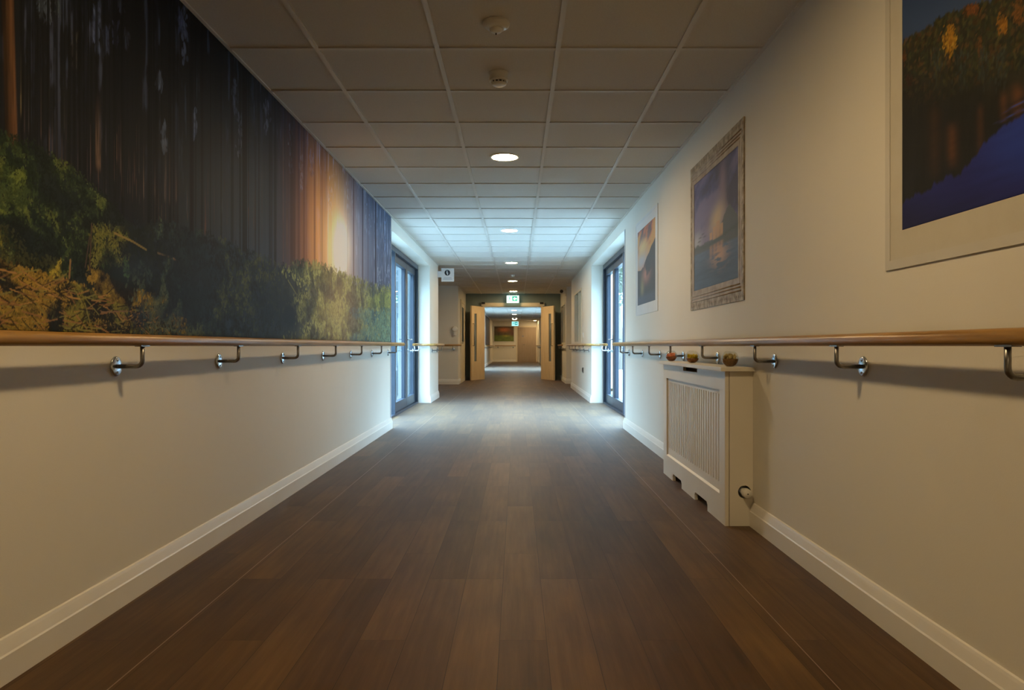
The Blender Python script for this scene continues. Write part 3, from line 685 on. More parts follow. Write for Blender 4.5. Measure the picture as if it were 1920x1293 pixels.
def print_mesh(name, X, ys, zs, img, m, parent, depth, s, facing='x', xs=None):
    """grid in the plane x = X (corridor side) with img[len(zs), len(ys)] linear colours; a thin slab behind it"""
    ny, nz = len(ys), len(zs); YY, ZZ = np.meshgrid(ys, zs)
    if facing == 'x': co = np.stack([np.full_like(YY, X), YY, ZZ], -1).reshape(-1, 3)
    else: co = np.stack([YY, np.full_like(YY, X), ZZ], -1).reshape(-1, 3)
    idx = np.arange(ny*nz).reshape(nz, ny)
    q = np.stack([idx[:-1, :-1], idx[:-1, 1:], idx[1:, 1:], idx[1:, :-1]], -1).reshape(-1, 4)
    if s < 0: q = q[:, ::-1]
    c2 = co.copy(); c2[:, 0 if facing == 'x' else 1] -= s*depth
    # border: side faces
    per = np.concatenate([idx[0, :], idx[1:, -1], idx[-1, -2::-1], idx[-2:0:-1, 0]])
    back = np.array([idx[0, 0], idx[0, -1], idx[-1, -1], idx[-1, 0]])
    nper = len(per); cb = c2[per]; allco = np.concatenate([co, cb])
    n0 = len(co); k = np.arange(nper); k2 = (k+1) % nper
    side = np.stack([per[k], per[k2], n0+k2, n0+k], -1)
    if s > 0: side = side[:, ::-1]
    faces = np.concatenate([q, side])
    me = bpy.data.meshes.new(name); me.vertices.add(len(allco)); me.vertices.foreach_set('co', allco.astype(np.float32).ravel())
    me.loops.add(faces.size); me.loops.foreach_set('vertex_index', faces.astype(np.int32).ravel())
    me.polygons.add(len(faces)); me.polygons.foreach_set('loop_start', (np.arange(len(faces))*4).astype(np.int32))
    me.update(calc_edges=True)
    at = me.color_attributes.new('print', 'FLOAT_COLOR', 'POINT')
    cols = np.ones((len(allco), 4), np.float32); cols[:n0, :3] = np.clip(img, 0, 1).reshape(-1, 3); cols[n0:, :3] = cols[per, :3]
    at.data.foreach_set('color', cols.ravel()); me.materials.append(m); me.validate()
    o = bpy.data.objects.new(name, me); C.objects.link(o)
    if parent is not None:
        o.parent = parent; me.transform(Matrix.Translation(-parent.location))
    return o
class Canvas:
    """img over wall coordinates; dabs are leaf shaped strokes measured in metres"""
    def __init__(s, ys, zs): s.ys, s.zs = ys, zs; s.Y, s.Z = np.meshgrid(ys, zs); s.img = np.zeros(s.Y.shape+(3,))
    def win(s, y, z, r):
        a, b = np.searchsorted(s.ys, [y-r, y+r]); c, d = np.searchsorted(s.zs, [z-r, z+r]); return a, b, c, d
    def dab(s, y, z, L, W, ang, col, op=1.0):
        a, b, c, d = s.win(y, z, L)
        if b <= a or d <= c: return
        dy = s.Y[c:d, a:b]-y; dz = s.Z[c:d, a:b]-z; ca, sa = math.cos(ang), math.sin(ang)
        u = (dy*ca+dz*sa)/L; v = (-dy*sa+dz*ca)/W
        t = np.clip((1-(u*u+v*v))*2.5, 0, 1)*op
        s.img[c:d, a:b] = s.img[c:d, a:b]*(1-t[..., None]) + col*t[..., None]
    def line(s, y0, z0, y1, z1, w, col, op=1.0, n=None):
        Ln = math.hypot(y1-y0, z1-z0); n = n or max(2, int(Ln/(w*0.8)))
        for k in range(n+1):
            t = k/n; s.dab(lerp(y0, y1, t), lerp(z0, z1, t), w*1.3, w, math.atan2(z1-z0, y1-y0), col, op)
# PRINTS_BEGIN
def to_wall(X):
    return (lambda px, py: (1360*abs(X)/max(1.0, abs(px-969)), EYE + (648.5-py)*abs(X)/max(1.0, abs(px-969))))
# ---- forest mural on the left wall
MX = XL + 0.004
mY = np.concatenate([np.arange(0.9, 1.9, 0.01), np.arange(1.9, 3.0, 0.0024), np.arange(3.0, 4.4, 0.0036), np.arange(4.4, 8.27, 0.008), [8.27]])
mZ = np.linspace(0.985, CEIL-0.008, 500)
cv = Canvas(mY, mZ); W2 = to_wall(MX)
PX = 969 - 1360*abs(MX)/cv.Y; PY = 648.5 - (cv.Z-EYE)*1360/cv.Y
Yg, Zg = cv.Y, cv.Z
img = cv.img; img[:] = s2l((17, 16, 16))
rs = random.Random(11)
g_ = lambda cx_, cy_, sx_, sy_: np.exp(-(((PX-cx_)/sx_)**2 + ((PY-cy_)/sy_)**2))
# layered dim forest: darker and paler vertical bands
band = fbm(Yg*16, Zg*0.7, 5, 4); band2 = fbm(Yg*48, Zg*1.6, 9, 3); gap = fbm(Yg*34, Zg*9, 19, 4)
img *= (0.55+0.9*band)[..., None]
img[:] = mixc(img, (66, 69, 68), np.clip(g_(480, 390, 130, 160)*0.55, 0, 1)*(0.75+0.5*band2))  # grey veil of surface sheen, painted into the print colours
img[:] = mixc(img, (66, 74, 84), np.clip(g_(520, 520, 110, 120)*0.5, 0, 1))
img[:] = mixc(img, (62, 72, 92), sst(PX, 610, 735)*0.75*(0.5+0.9*gap))
img[:] = mixc(img, (92, 52, 48), np.clip(g_(578, 380, 40, 260)*0.8, 0, 1)*(0.5+0.9*band2))
img[:] = mixc(img, (196, 138, 80), np.clip(g_(607, 450, 34, 180)*0.7, 0, 1)*(0.7+0.5*band2))
# broken pale sky showing between the trunks, mostly high up
sk = sst(gap*0.6+band2*0.4, 0.50, 0.66)*sst(band, 0.42, 0.60)*(sst(PY, 420, 120)*0.85+sst(PX, 540, 640)*0.6)
img[:] = mixc(img, (70, 72, 84), np.clip(sk, 0, 1)*0.55*(1-sst(PX, 560, 620))); img[:] = mixc(img, (150, 158, 180), np.clip(sk, 0, 1)*0.75*sst(PX, 540, 620))
def skydabs(n, px, a, b, wd, c, op=0.5):
    for q in range(n):
        py = rs.uniform(a, b); y, z = W2(px+rs.gauss(0, 2.5), py)
        cv.dab(y, z, rs.uniform(0.006, 0.028), wd*rs.uniform(0.12, 0.4), PI/2+rs.gauss(0, 0.35), s2l(c)*rs.uniform(0.2, 1), op)
for (px, a, b, wd, c) in ((182, 10, 95, 0.032, (104,110,130)), (176, 40, 70, 0.03, (92,96,118)), (346, 0, 120, 0.036, (92,96,112)), (338, 20, 60, 0.03, (78,80,100)), (365, 205, 262, 0.04, (98,100,112)), (440, 150, 210, 0.035, (84,86,96)), (450, 210, 290, 0.03, (92,94,100)),
        (308, 232, 290, 0.03, (86,88,96)), (78, 0, 30, 0.012, (104,108,110)), (90, 0, 40, 0.014, (92,94,98)), (108, 0, 24, 0.010, (84,88,84)), (500, 190, 250, 0.04, (92,92,100)), (545, 235, 330, 0.04, (104,100,108)), (298, 140, 168, 0.018, (92,96,106)), (140, 60, 130, 0.018, (62,58,50)), (200, 50, 100, 0.02, (66,68,84)), (216, 45, 85, 0.02, (66,68,88)),
        (236, 60, 90, 0.018, (52,54,62)), (227, 0, 20, 0.02, (56,58,66)), (565, 290, 360, 0.04, (140,134,140)), (585, 280, 330, 0.045, (120,110,120)), (618, 330, 400, 0.05, (170,160,160)), (655, 340, 430, 0.05, (150,160,180)), (690, 370, 450, 0.05, (120,140,180)), (705, 390, 470, 0.06, (110,136,180)), (722, 400, 480, 0.06, (100,130,180)), (712, 500, 540, 0.04, (170,176,190)), (728, 495, 540, 0.04, (150,164,190))):
    skydabs(44, px, a, b, wd, c)
def trunk(px, ytop, ybot, wpx, col, op=0.8, rough=0.5, lit=0.5, lean=0.0, brk=0.0):
    yc, zb = W2(px, ybot); _, zt = W2(px, ytop); wd = wpx*yc*yc/(1360*abs(MX))/2
    a, b = np.searchsorted(mY, [yc-wd*2.2-abs(lean), yc+wd*2.2+abs(lean)])
    if b <= a: return
    Ys, Zs = Yg[:, a:b], Zg[:, a:b]; cc = yc + lean*(Zs-zb)/max(0.1, zt-zb)
    u = (Ys-cc)/wd; t = np.clip((1-np.abs(u))*3, 0, 1)*sst(Zs, zb-0.01, zb+0.03)*(1-sst(Zs, zt-0.25, zt+0.02))
    if brk: t = t*(1-brk+brk*sst(fbm(Ys*50, Zs*11, 61+int(px) % 7, 3), 0.42, 0.56))
    tex = fbm(Ys*120, Zs*9, 31, 3); bark = 1-rough+2*rough*tex; sh = np.clip(1-lit*(1-u)*0.6, 0.15, 1.2)
    tc_ = s2l(col)[None, None, :]*(bark*sh)[..., None]; t = (t*op)[..., None]
    cv.img[:, a:b] = cv.img[:, a:b]*(1-t)+tc_*t
for k in range(300):
    px = rs.uniform(-200, 735) if k % 3 else rs.uniform(20, 330); dark = rs.random() < 0.55
    bot = np.interp(px, [-200, 60, 200, 300, 420, 520, 735], [300, 330, 360, 410, 440, 470, 540]) + rs.uniform(-25, 25)
    if dark: trunk(px, -300, bot+40, rs.uniform(2, 7), (14, 13, 14) if px < 470 else ((34, 30, 32) if px < 560 else (58, 46, 54)), 0.6)
    elif px < 560: trunk(px, bot-rs.uniform(70, 190), bot, rs.uniform(0.8, 2.2), rs.choice([(96, 70, 56), (80, 62, 54), (104, 70, 52)]), 0.6, 0.9, 0.5, 0, 0.9)
for px, a, b, wpx, col, op in ((54, 130, 250, 2.5, (92,80,66), .6), (39, 85, 220, 3, (110,92,60), .6), (77, 130, 262, 2.5, (110,84,66), .65), (92, 120, 190, 2, (84,76,56), .5), (121, 140, 250, 2, (86,78,62), .6), (184, 170, 320, 12, (104,78,58), .75),
    (226, 205, 330, 3, (90,66,54), .6), (252, 270, 345, 3.5, (116,74,56), .75), (241, 265, 320, 3, (96,66,54), .6), (290, 290, 370, 4, (104,76,62), .6), (310, 250, 380, 6, (100,76,64), .55), (318, 260, 385, 3.5, (104,76,62), .6), (330, 300, 380, 4, (104,72,58), .6),
    (385, 350, 443, 4, (128,76,50), .85), (350, 330, 400, 1.5, (108,100,94), .5), (416, 330, 400, 1.5, (100, 98, 94), .5), (531, 220, 495, 2.5, (104,74,66), .6), (566, 180, 520, 3, (72,46,44), .5), (590, 300, 525, 4, (96,56,48), .5), (644, 280, 500, 1.6, (150,116,96), .3), (663, 260, 555, 3, (76,50,50), .7),
    (680, 280, 570, 2.5, (52,40,54), .75), (689, 300, 570, 1.5, (64,60,80), .5), (704, 300, 580, 3, (34,36,56), .85), (715, 330, 570, 1.2, (60,62,84), .5), (724, 330, 580, 1.5, (40,42,62), .7)):
    trunk(px, a, b, wpx, col, op, 0.85, 0.4, 0, 0.45)
trunk(22, -200, 285, 26, (98, 62, 32), 1.0, 0.55, 1.0, -0.03)
# the low sun bleeding over the trunks
def glow(c, t): img[:] = 1-(1-img)*(1-s2l(c)*np.clip(t, 0, 1)[..., None])
glow((170, 104, 50), g_(612, 440, 44, 150)*0.9); glow((236, 200, 130), g_(632, 465, 22, 92)*0.9); glow((250, 250, 235), g_(640, 468, 13, 48)*1.0)
glow((110, 116, 130), g_(664, 460, 26, 110)*0.9); glow((70, 76, 96), g_(690, 470, 40, 110)*0.8); glow((46, 45, 44), g_(440, 360, 110, 120)*0.3)  # the last glow deepens the painted grey sheen veil
for px, wpx, col, op in ((575, 3, (84,46,42), .4), (590, 4, (100,58,48), .45), (604, 2.5, (120,76,56), .35), (621, 1.6, (170,120,80), .3), (652, 1.4, (150,130,120), .4), (663, 2.5, (88,60,58), .7), (672, 1.2, (120,112,120), .4), (680, 2.5, (56,46,58), .75), (690, 1.5, (60,60,80), .5), (704, 2.8, (34,36,54), .85), (715, 1.2, (56,58,80), .5)):
    trunk(px, -50, 560, wpx, col, op, 0.6, 0.3)
# undergrowth
gline = np.interp(PX, [-400, 0, 60, 130, 205, 250, 300, 380, 430, 480, 530, 560, 620, 680, 735], [200, 255, 272, 318, 380, 420, 415, 440, 455, 480, 497, 490, 505, 530, 548])
gn_ = (fbm(Yg*13, Zg*13, 77, 5)-0.5)*70
gm_ = sst(PY, gline-2+gn_*0.5, gline+10+gn_*0.5)
base = np.zeros_like(img); base[:] = s2l((20, 24, 16))
base = mixc(base, (38, 46, 50), sst(PX, 250, 480)); base = mixc(base, (84, 86, 66), sst(PX, 510, 620)); base = mixc(base, (52, 74, 76), sst(PX, 660, 735))
base *= (0.5+1.0*fbm(Yg*18, Zg*18, 41, 4))[..., None]
img[:] = img*(1-gm_[..., None]) + base*gm_[..., None]
NZ = {}
def nz(y, z, f, seed):
    if (f, seed) not in NZ:
        a_, b_ = 0.8*Yg+0.6*Zg, -0.6*Yg+0.8*Zg
        wv = fbm(a_*f*0.7+9, b_*f*0.7+4, seed+3, 3)*2.0
        NZ[(f, seed)] = fbm(a_*f+50+wv, b_*f+50-wv, seed, 5, 0.6)
    j = min(len(mY)-1, int(np.searchsorted(mY, y))); i = min(len(mZ)-1, max(0, int((z-mZ[0])/(mZ[1]-mZ[0]))))
    return float(NZ[(f, seed)][i, j])
GX = [-400, 0, 60, 130, 205, 250, 300, 380, 430, 480, 530, 560, 620, 680, 735]; GY = [200, 255, 272, 318, 380, 420, 415, 440, 455, 480, 497, 490, 505, 530, 548]
def leaves(n, x0, x1, top, bot, pal, size, seed, lo=0.42, hi=0.62, fr=9.0, op=0.85, skip=0.25, edge=14):
    """leaf strokes whose brightness follows drifting patches, dark gaps left between"""
    r2 = random.Random(seed)
    for k in range(n):
        px = r2.uniform(x0, x1); a, b = top(px), bot(px)
        py = r2.uniform(a-edge*r2.random(), b); y, z = W2(px, py)
        fx = min(px-x0, x1-px)/(0.22*(x1-x0))        # ragged ends
        if x0 > -5 and fx < 1 and x1 < 730 and r2.random() > fx: continue
        if x0 > -5 and x1 > 730:
            tt = (px-x0+18*math.sin(py*0.09))/(0.30*(x1-x0))
            if tt < 1 and r2.random() > max(0.0, tt)**2: continue
        if not (0.9 < y < 8.27): continue
        m = (nz(y, z, fr, seed)-lo)/(hi-lo); fine = nz(y, z, fr*3.3, seed+5)
        if m < -0.4 and r2.random() < 0.8: continue
        m = min(1.15, max(0.0, m))*(0.55+0.9*fine); i = min(len(pal)-1, int(m*len(pal)*r2.uniform(0.75, 1.15)))
        L = size*r2.uniform(0.45, 1.4)*(0.7+0.07*y)
        cv.dab(y, z, L, L*r2.uniform(0.3, 0.6), r2.uniform(0, PI), s2l(pal[i])*r2.uniform(0.55, 1.25), op)
top1 = lambda px: np.interp(px, GX, GY)
PB = [(14, 18, 11), (18, 24, 12), (24, 32, 15), (34, 43, 18), (47, 55, 21), (74, 77, 28)]
leaves(15000, -420, 225, top1, lambda px: np.interp(px, [-420, 0, 100, 160, 225], [430, 500, 520, 520, 500]), PB, 0.0085, 101, 0.46, 0.70)
leaves(1500, 150, 240, lambda px: np.interp(px, [150, 200, 240], [345, 385, 425]), lambda px: np.interp(px, [150, 240], [420, 480]), PB, 0.009, 111)
PYG = [(46, 44, 18), (70, 64, 20), (96, 86, 24), (120, 102, 26), (142, 118, 32)]
leaves(4200, -300, 115, lambda px: np.interp(px, [-300, 0, 25, 60, 115], [330, 425, 430, 480, 498]), lambda px: np.interp(px, [-300, 0, 60, 115], [450, 500, 520, 525]), PYG, 0.008, 121, 0.46, 0.62)
leaves(800, -5, 50, lambda px: 325, lambda px: 400, [(50, 58, 22), (66, 73, 26), (88, 92, 32)], 0.007, 131, 0.5, 0.6)
leaves(900, 165, 245, lambda px: 430, lambda px: 500, [(40, 40, 20), (70, 70, 26), (96, 88, 30)], 0.0085, 141, 0.5, 0.62)
# ochre bank of grass and twigs
b1 = lambda px: np.interp(px, [-250, 0, 60, 130, 180, 240, 330, 400], [440, 492, 512, 530, 550, 572, 600, 616])
PO = [(26, 20, 10), (50, 37, 15), (76, 56, 18), (96, 74, 22), (114, 88, 24), (132, 98, 28)]
leaves(12000, -260, 350, b1, lambda px: 626, PO, 0.0085, 151, 0.36, 0.54, 9.0, 0.8, edge=10)
b2 = lambda px: np.interp(px, [160, 180, 215, 250, 315], [505, 508, 528, 545, 562])
leaves(5000, 90, 345, b1, lambda px: 626, [(22, 20, 10), (44, 40, 16), (66, 62, 20), (90, 82, 24), (110, 96, 28)], 0.0085, 155, 0.42, 0.58, 8.0, 0.8, edge=4)
leaves(2600, 160, 318, b2, lambda px: np.interp(px, [160, 200, 250, 318], [520, 560, 574, 566]), PO, 0.009, 161, 0.36, 0.55, 6.0, 0.85, edge=6)
r3 = random.Random(77)
for k in range(420):
    px = r3.uniform(-250, 330); py = r3.uniform(b1(px), 622); y, z = W2(px, py); a = r3.gauss(0.0, 0.45); L = r3.uniform(0.015, 0.10)
    cv.line(y, z, y+L*math.cos(a), z+L*math.sin(a), r3.uniform(0.0020, 0.0036), s2l(r3.choice([(150, 104, 44), (134, 88, 40), (30, 20, 10), (120, 104, 40), (26, 18, 10)]))*r3.uniform(0.5, 1.1), 0.5)
for (a, b, c, d, w_, col) in ((215, 437, 248, 452, 0.005, (122, 96, 42)), (248, 452, 274, 468, 0.005, (112, 86, 40)), (296, 474, 312, 479, 0.005, (92, 66, 42)), (312, 479, 329, 487, 0.006, (120, 80, 48)), (168, 505, 172, 420, 0.004, (66, 46, 28)), (160, 500, 168, 445, 0.004, (60, 42, 26)), (130, 520, 132, 488, 0.005, (120, 84, 40)),
        (540, 525, 556, 552, 0.005, (120, 112, 66)), (556, 552, 572, 600, 0.005, (92, 90, 60)), (0, 505, 30, 512, 0.003, (140, 96, 44)), (60, 545, 120, 520, 0.002, (120, 84, 40)), (190, 585, 238, 583, 0.003, (112, 78, 44))):
    y0, z0 = W2(a, b); y1, z1 = W2(c, d); cv.line(y0, z0, y1, z1, w_, s2l(col), 0.85)
leaves(60, 232, 243, lambda px: 495, lambda px: 518, [(70, 90, 40)], 0.010, 171, 0.0, 0.1)
# hazy blue green undergrowth in the middle, sun lit bushes to the right
PH = [(24, 29, 30), (32, 39, 38), (42, 50, 42), (56, 62, 44), (74, 76, 48)]
leaves(9000, 235, 545, lambda px: np.interp(px, GX, GY)+4, lambda px: 628, PH, 0.013, 181, 0.44, 0.62, 6.0, 0.6)
PR = [(50, 58, 48), (68, 74, 54), (92, 92, 58), (116, 114, 66), (142, 138, 80)]
leaves(9500, 528, 735, lambda px: np.interp(px, GX, GY), lambda px: 636, PR, 0.018, 191, 0.38, 0.60, 4.5, 0.7, edge=10)
leaves(2400, 650, 735, lambda px: 588, lambda px: 640, [(44, 66, 70), (56, 84, 84), (72, 100, 92), (96, 116, 92)], 0.020, 201, 0.36, 0.6, 3.0, 0.8)
leaves(1100, 690, 735, lambda px: 545, lambda px: 575, [(84, 90, 56), (110, 114, 62), (132, 134, 70)], 0.018, 211, 0.3, 0.5, 3.0, 0.8)
dkp = np.clip(g_(512, 575, 42, 46)*0.8 + g_(546, 596, 16, 34)*0.8 + g_(360, 530, 60, 60)*0.55 + g_(250, 505, 40, 26)*0.8 + g_(300, 590, 60, 14)*0.5, 0, 1); img[:] = mixc(img, (30, 38, 44), dkp)
glow((120, 92, 60), g_(640, 570, 42, 80)*0.8)
daylit_end = sst(PX, 480, 735)[..., None]
img *= np.array([1.5, 1.85, 2.5])*(1-daylit_end) + np.array([1.35, 1.40, 1.45])*daylit_end  # lamp and daylight tint offset in the print colours along the wall
m_mural = print_mat('mural_print', 0.62, 0.15)
mur = thing('wall_mural', 'huge forest sunrise mural covering the left wall above handrail', 'mural', (XL, 4.6, 1.7))
print_mesh('mural_print', MX, mY, mZ, np.clip(img, 0, 0.9), m_mural, mur, 0.0035, 1)
bm = B(); box(bm, XL, XL+0.006, 8.27, 8.285, 0.985, CEIL-0.008); obj('edge_strip', bm, m_guard, mur)

# ---- three pictures on the right wall
def frame_bm(X, s, a, b, z0, z1, w_, w_z, depth, prof=0.0):
    bm = B()
    box(bm, X, X+s*depth, a, b, z0, z0+w_z); box(bm, X, X+s*depth, a, b, z1-w_z, z1)
    box(bm, X, X+s*depth, a, a+w_, z0+w_z, z1-w_z); box(bm, X, X+s*depth, b-w_, b, z0+w_z, z1-w_z)
    return bm
def grid(a, b, c, d, st_): return np.linspace(a, b, int((b-a)/st_)+2), np.linspace(c, d, int((d-c)/st_)+2)
# picture 1: autumn hillside above a blue lake
r = thing('framed_picture', 'largest framed picture, autumn trees above blue lake, at right edge', 'picture', (XR, 1.65, 1.7), 'framed pictures on the right wall')
obj('frame', frame_bm(XR, -1, 0.85, 2.42, 1.19, 2.27, 0.03, 0.03, 0.006), m_frameprint, r)
obj('mount', frame_bm(XR, -1, 0.88, 2.39, 1.22, 2.24, 0.073, 0.09, 0.004), m_mat, r)
iX = XR-0.0035; ys_, zs_ = grid(0.953, 2.317, 1.31, 2.15, 0.004); cv = Canvas(ys_, zs_); W2 = to_wall(iX)
PX = 969+1360*iX/cv.Y; PY = 648.5-(cv.Z-EYE)*1360/cv.Y; Yg, Zg = cv.Y, cv.Z; img = cv.img
img[:] = s2l((72, 90, 118)); img[:] = mixc(img, (52, 66, 96), sst(PY, 100, -200)); img[:] = mixc(img, (88, 104, 120), sst(PX, 1750, 1900)*0.5)
tl = np.interp(PX, [1694, 1720, 1745, 1765, 1790, 1815, 1850, 1900, 2000, 2600], [78, 66, 50, 34, 24, 14, 6, -14, -60, -300]) + (fbm(Yg*60, Zg*3, 5, 3)-0.5)*26
fm = sst(PY, tl-2, tl+2); fo = np.zeros_like(img); fo[:] = s2l((58, 52, 34)); fo *= (0.35+1.3*fbm(Yg*26, Zg*20, 12, 4))[..., None]
img[:] = img*(1-fm[..., None])+fo*fm[..., None]
r4 = random.Random(5)
def dabs(n, fx, fy, cols, L, op=0.8, br=(0.5, 1.2), asp=(0.4, 0.7), vert=False):
    for k in range(n):
        px = fx(); py = fy(px); y, z = W2(px, py); cv.dab(y, z, L*r4.uniform(0.6, 1.3), L*r4.uniform(*asp)*0.8, PI/2 if vert else r4.uniform(0, PI), s2l(r4.choice(cols))*r4.uniform(*br), op)
TLX = [1694, 1720, 1745, 1765, 1790, 1815, 1850, 1900, 2000, 2600]; TLY = [78, 66, 50, 34, 24, 14, 6, -14, -60, -300]
dabs(3200, lambda: r4.uniform(1694, 2300), lambda px: np.interp(px, TLX, TLY)+r4.random()**1.3*150, [(92, 80, 38), (70, 70, 36), (60, 56, 34), (104, 72, 36), (52, 58, 36)], 0.014)
for (cx_, cy_, rx, ry, n_, cols) in ((1781, 80, 13, 24, 240, [(200, 140, 30), (176, 116, 28), (214, 156, 44)]), (1783, 62, 7, 16, 80, [(200, 134, 30)]), (1880, 48, 9, 16, 120, [(196, 128, 34), (170, 110, 34)]), (1822, 18, 14, 10, 120, [(150, 84, 30), (128, 76, 32)]), (1912, 22, 14, 26, 130, [(150, 92, 34), (124, 84, 36)]), (1838, 92, 6, 22, 70, [(118, 76, 34)]), (1696, 108, 5, 10, 40, [(120, 72, 30)]), (1704, 150, 7, 14, 50, [(90, 52, 34)]), (1990, 40, 20, 40, 150, [(170, 110, 34)])):
    dabs(n_, lambda: cx_+r4.gauss(0, rx*0.45), lambda px: cy_+r4.gauss(0, ry*0.45), cols, 0.006, 0.9)
dabs(260, lambda: r4.choice([1758, 1802, 1842, 1876])+r4.gauss(0, 6), lambda px: r4.uniform(90, 170), [(84, 90, 72), (66, 72, 60)], 0.009, 0.5, (0.4, 1), vert=True)
# shaded shore and its reflection
lo_ = sst(PY, 110+(fbm(Yg*14, Zg*2, 8)-0.5)*50, 215); dk = np.zeros_like(img); dk[:] = s2l((38, 35, 28)); dk *= (0.7+0.6*fbm(Yg*50, Zg*3, 21, 3))[..., None]
img[:] = img*(1-0.92*lo_[..., None])+dk*0.92*lo_[..., None]
for (cx_, a, b, wd, op) in ((1785, 235, 310, 9, .6), (1882, 175, 225, 7, .6), (1908, 160, 220, 12, .7), (1838, 200, 290, 6, .35), (1752, 200, 330, 10, .2)):
    t = np.exp(-(((PX-cx_)/wd)**2))*sst(PY, a-14, a+14)*(1-sst(PY, b-20, b+14))*op*(0.6+0.6*fbm(Yg*8, Zg*90, 4, 2)); img[:] = mixc(img, (126, 76, 42), np.clip(t, 0, 1))
wl = np.interp(PX, [1694, 1745, 1765, 1800, 1820, 1850, 1885, 1920, 2100], [378, 352, 335, 322, 300, 262, 238, 212, 90]) + (fbm(Yg*50, Zg*5, 15, 3)-0.5)*22
wt_ = sst(PY, wl-3, wl+5); wc = np.zeros_like(img); wc[:] = s2l((44, 46, 110)); wc = mixc(wc, (50, 72, 158), sst(PX, 1780, 1920)*0.8*sst(PY, 380, 260)); wc = mixc(wc, (34, 32, 66), sst(PY, 330, 430)*0.8)
wc *= (0.85+0.3*fbm(Yg*6, Zg*60, 25, 3))[..., None]; img[:] = img*(1-wt_[..., None])+wc*wt_[..., None]
for k in range(5):
    yy0 = 212-k*7; t = np.exp(-((PY-(yy0+(1920-PX)*0.48+np.sin(PX/9)*1.5))/1.3)**2)*sst(PX, 1850+k*8, 1880+k*8)*0.7; img[:] = mixc(img, (74, 92, 170) if k % 2 else (24, 24, 40), np.clip(t, 0, 1))
print_mesh('picture_print', iX, ys_, zs_, img*np.array([0.62,0.74,1.0]), print_mat('lake_print', 0.65, 0.2), r, 0.003, -1)

# picture 2: blue lake and cloudy sky in an ornate wide frame
r = thing('framed_picture', 'tall ornate tan framed picture of cloudy lake above radiator cover', 'picture', (XR, 4.53, 1.69), 'framed pictures on the right wall')
m_orn = noise_col(mat('ornate_frame', rough=0.55), (0.20,0.155,0.09), (0.42,0.34,0.22), scale=(1,1,1), nscale=24, detail=6, bump=0.7, lo=0.38, hi=0.62)
m_orn2 = noise_col(mat('ornate_frame_molding', rough=0.5), (0.27,0.20,0.13), (0.40,0.32,0.22), nscale=12, detail=5)
a, b, z0, z1 = 3.93, 5.13, 1.19, 2.184
bm = frame_bm(XR, -1, a, b, z0, z1, 0.04, 0.05, 0.006)
for k in range(60):                                  # carved beads round the outer band
    t = k/60; 
for n_, (p, q_) in ((30, ((a+0.02, z0+0.025), (b-0.02, z0+0.025))), (30, ((a+0.02, z1-0.025), (b-0.02, z1-0.025))), (24, ((a+0.02, z0+0.03), (a+0.02, z1-0.03))), (24, ((b-0.02, z0+0.03), (b-0.02, z1-0.03)))):
    for k in range(n_+1):
        y_ = lerp(p[0], q_[0], k/n_); z_ = lerp(p[1], q_[1], k/n_)
        bmesh.ops.create_icosphere(bm, subdivisions=1, radius=0.011, matrix=Matrix.Translation((XR-0.005, y_, z_)) @ Matrix.Diagonal((0.3, 1, 1, 1)))
obj('outer_frame', bm, m_orn, r)
bm = frame_bm(XR, -1, a+0.04, b-0.04, z0+0.05, z1-0.05, 0.035, 0.05, 0.005)
for i_, dd in enumerate((0.0, 0.02, 0.038)):
    y0_, y1_, q0, q1 = a+0.045+dd*0.5, b-0.045-dd*0.5, z0+0.056+dd, z1-0.056-dd
    for pp in ([(XR-0.004, y0_, q0), (XR-0.004, y1_, q0)], [(XR-0.004, y0_, q1), (XR-0.004, y1_, q1)]): tube(bm, pp, 0.005, 8)
obj('inner_molding', bm, m_orn2, r)
bm = frame_bm(XR, -1, a+0.075, b-0.075, z0+0.10, z1-0.10, 0.025, 0.03, 0.006); obj('gilt_slip', bm, m_orn2, r)
iX = XR-0.0035; ys_, zs_ = grid(4.03, 5.03, 1.32, 2.054, 0.0045); cv = Canvas(ys_, zs_); W2 = to_wall(iX)
PX = 969+1360*iX/cv.Y; PY = 648.5-(cv.Z-EYE)*1360/cv.Y; Yg, Zg = cv.Y, cv.Z; img = cv.img
U = (PX-1303)/83; V_ = (2.054-Zg)/0.734     # U 0..1 far to near, V 0..1 top to bottom
cl = fbm(U*3+V_*1.2, V_*3.2, 14, 5)
img[:] = s2l((76, 80, 138)); img[:] = mixc(img, (118, 116, 164), sst(cl, 0.45, 0.62)); img[:] = mixc(img, (58, 58, 96), sst(cl, 0.48, 0.36)); img[:] = mixc(img, (56, 56, 92), np.exp(-(((U-0.72)/0.12)**2+((V_-0.15)/0.3)**2))*0.8)
img[:] = mixc(img, (205, 186, 158), np.clip(np.exp(-(((U-0.52+0.5*(V_-0.42))/0.16)**2+((V_-0.44)/0.12)**2))*1.1, 0, 1)*sst(cl, 0.3, 0.5))
img[:] = mixc(img, (150, 130, 150), np.clip(np.exp(-(((U-0.62)/0.08)**2+((V_-0.18)/0.2)**2))*0.6, 0, 1))
img[:] = mixc(img, (176, 184, 200), np.clip(np.exp(-(((U-0.04)/0.12)**2+((V_-0.56)/0.09)**2))*0.9, 0, 1))
wat = np.zeros_like(img); wat[:] = s2l((66, 96, 132)); wat = mixc(wat, (84, 112, 150), sst(V_, 0.9, 0.68)); wat *= (0.8+0.4*fbm(U*6, V_*60, 5, 3))[..., None]
wat = mixc(wat, (196, 164, 150), np.clip(np.exp(-(((U-0.55)/0.17)**2+((V_-0.76)/0.09)**2))*1.0, 0, 1)*sst(fbm(U*9, V_*55, 8, 2), 0.42, 0.6))
wm_ = sst(V_, 0.655, 0.665); img[:] = img*(1-wm_[..., None])+wat*wm_[..., None]
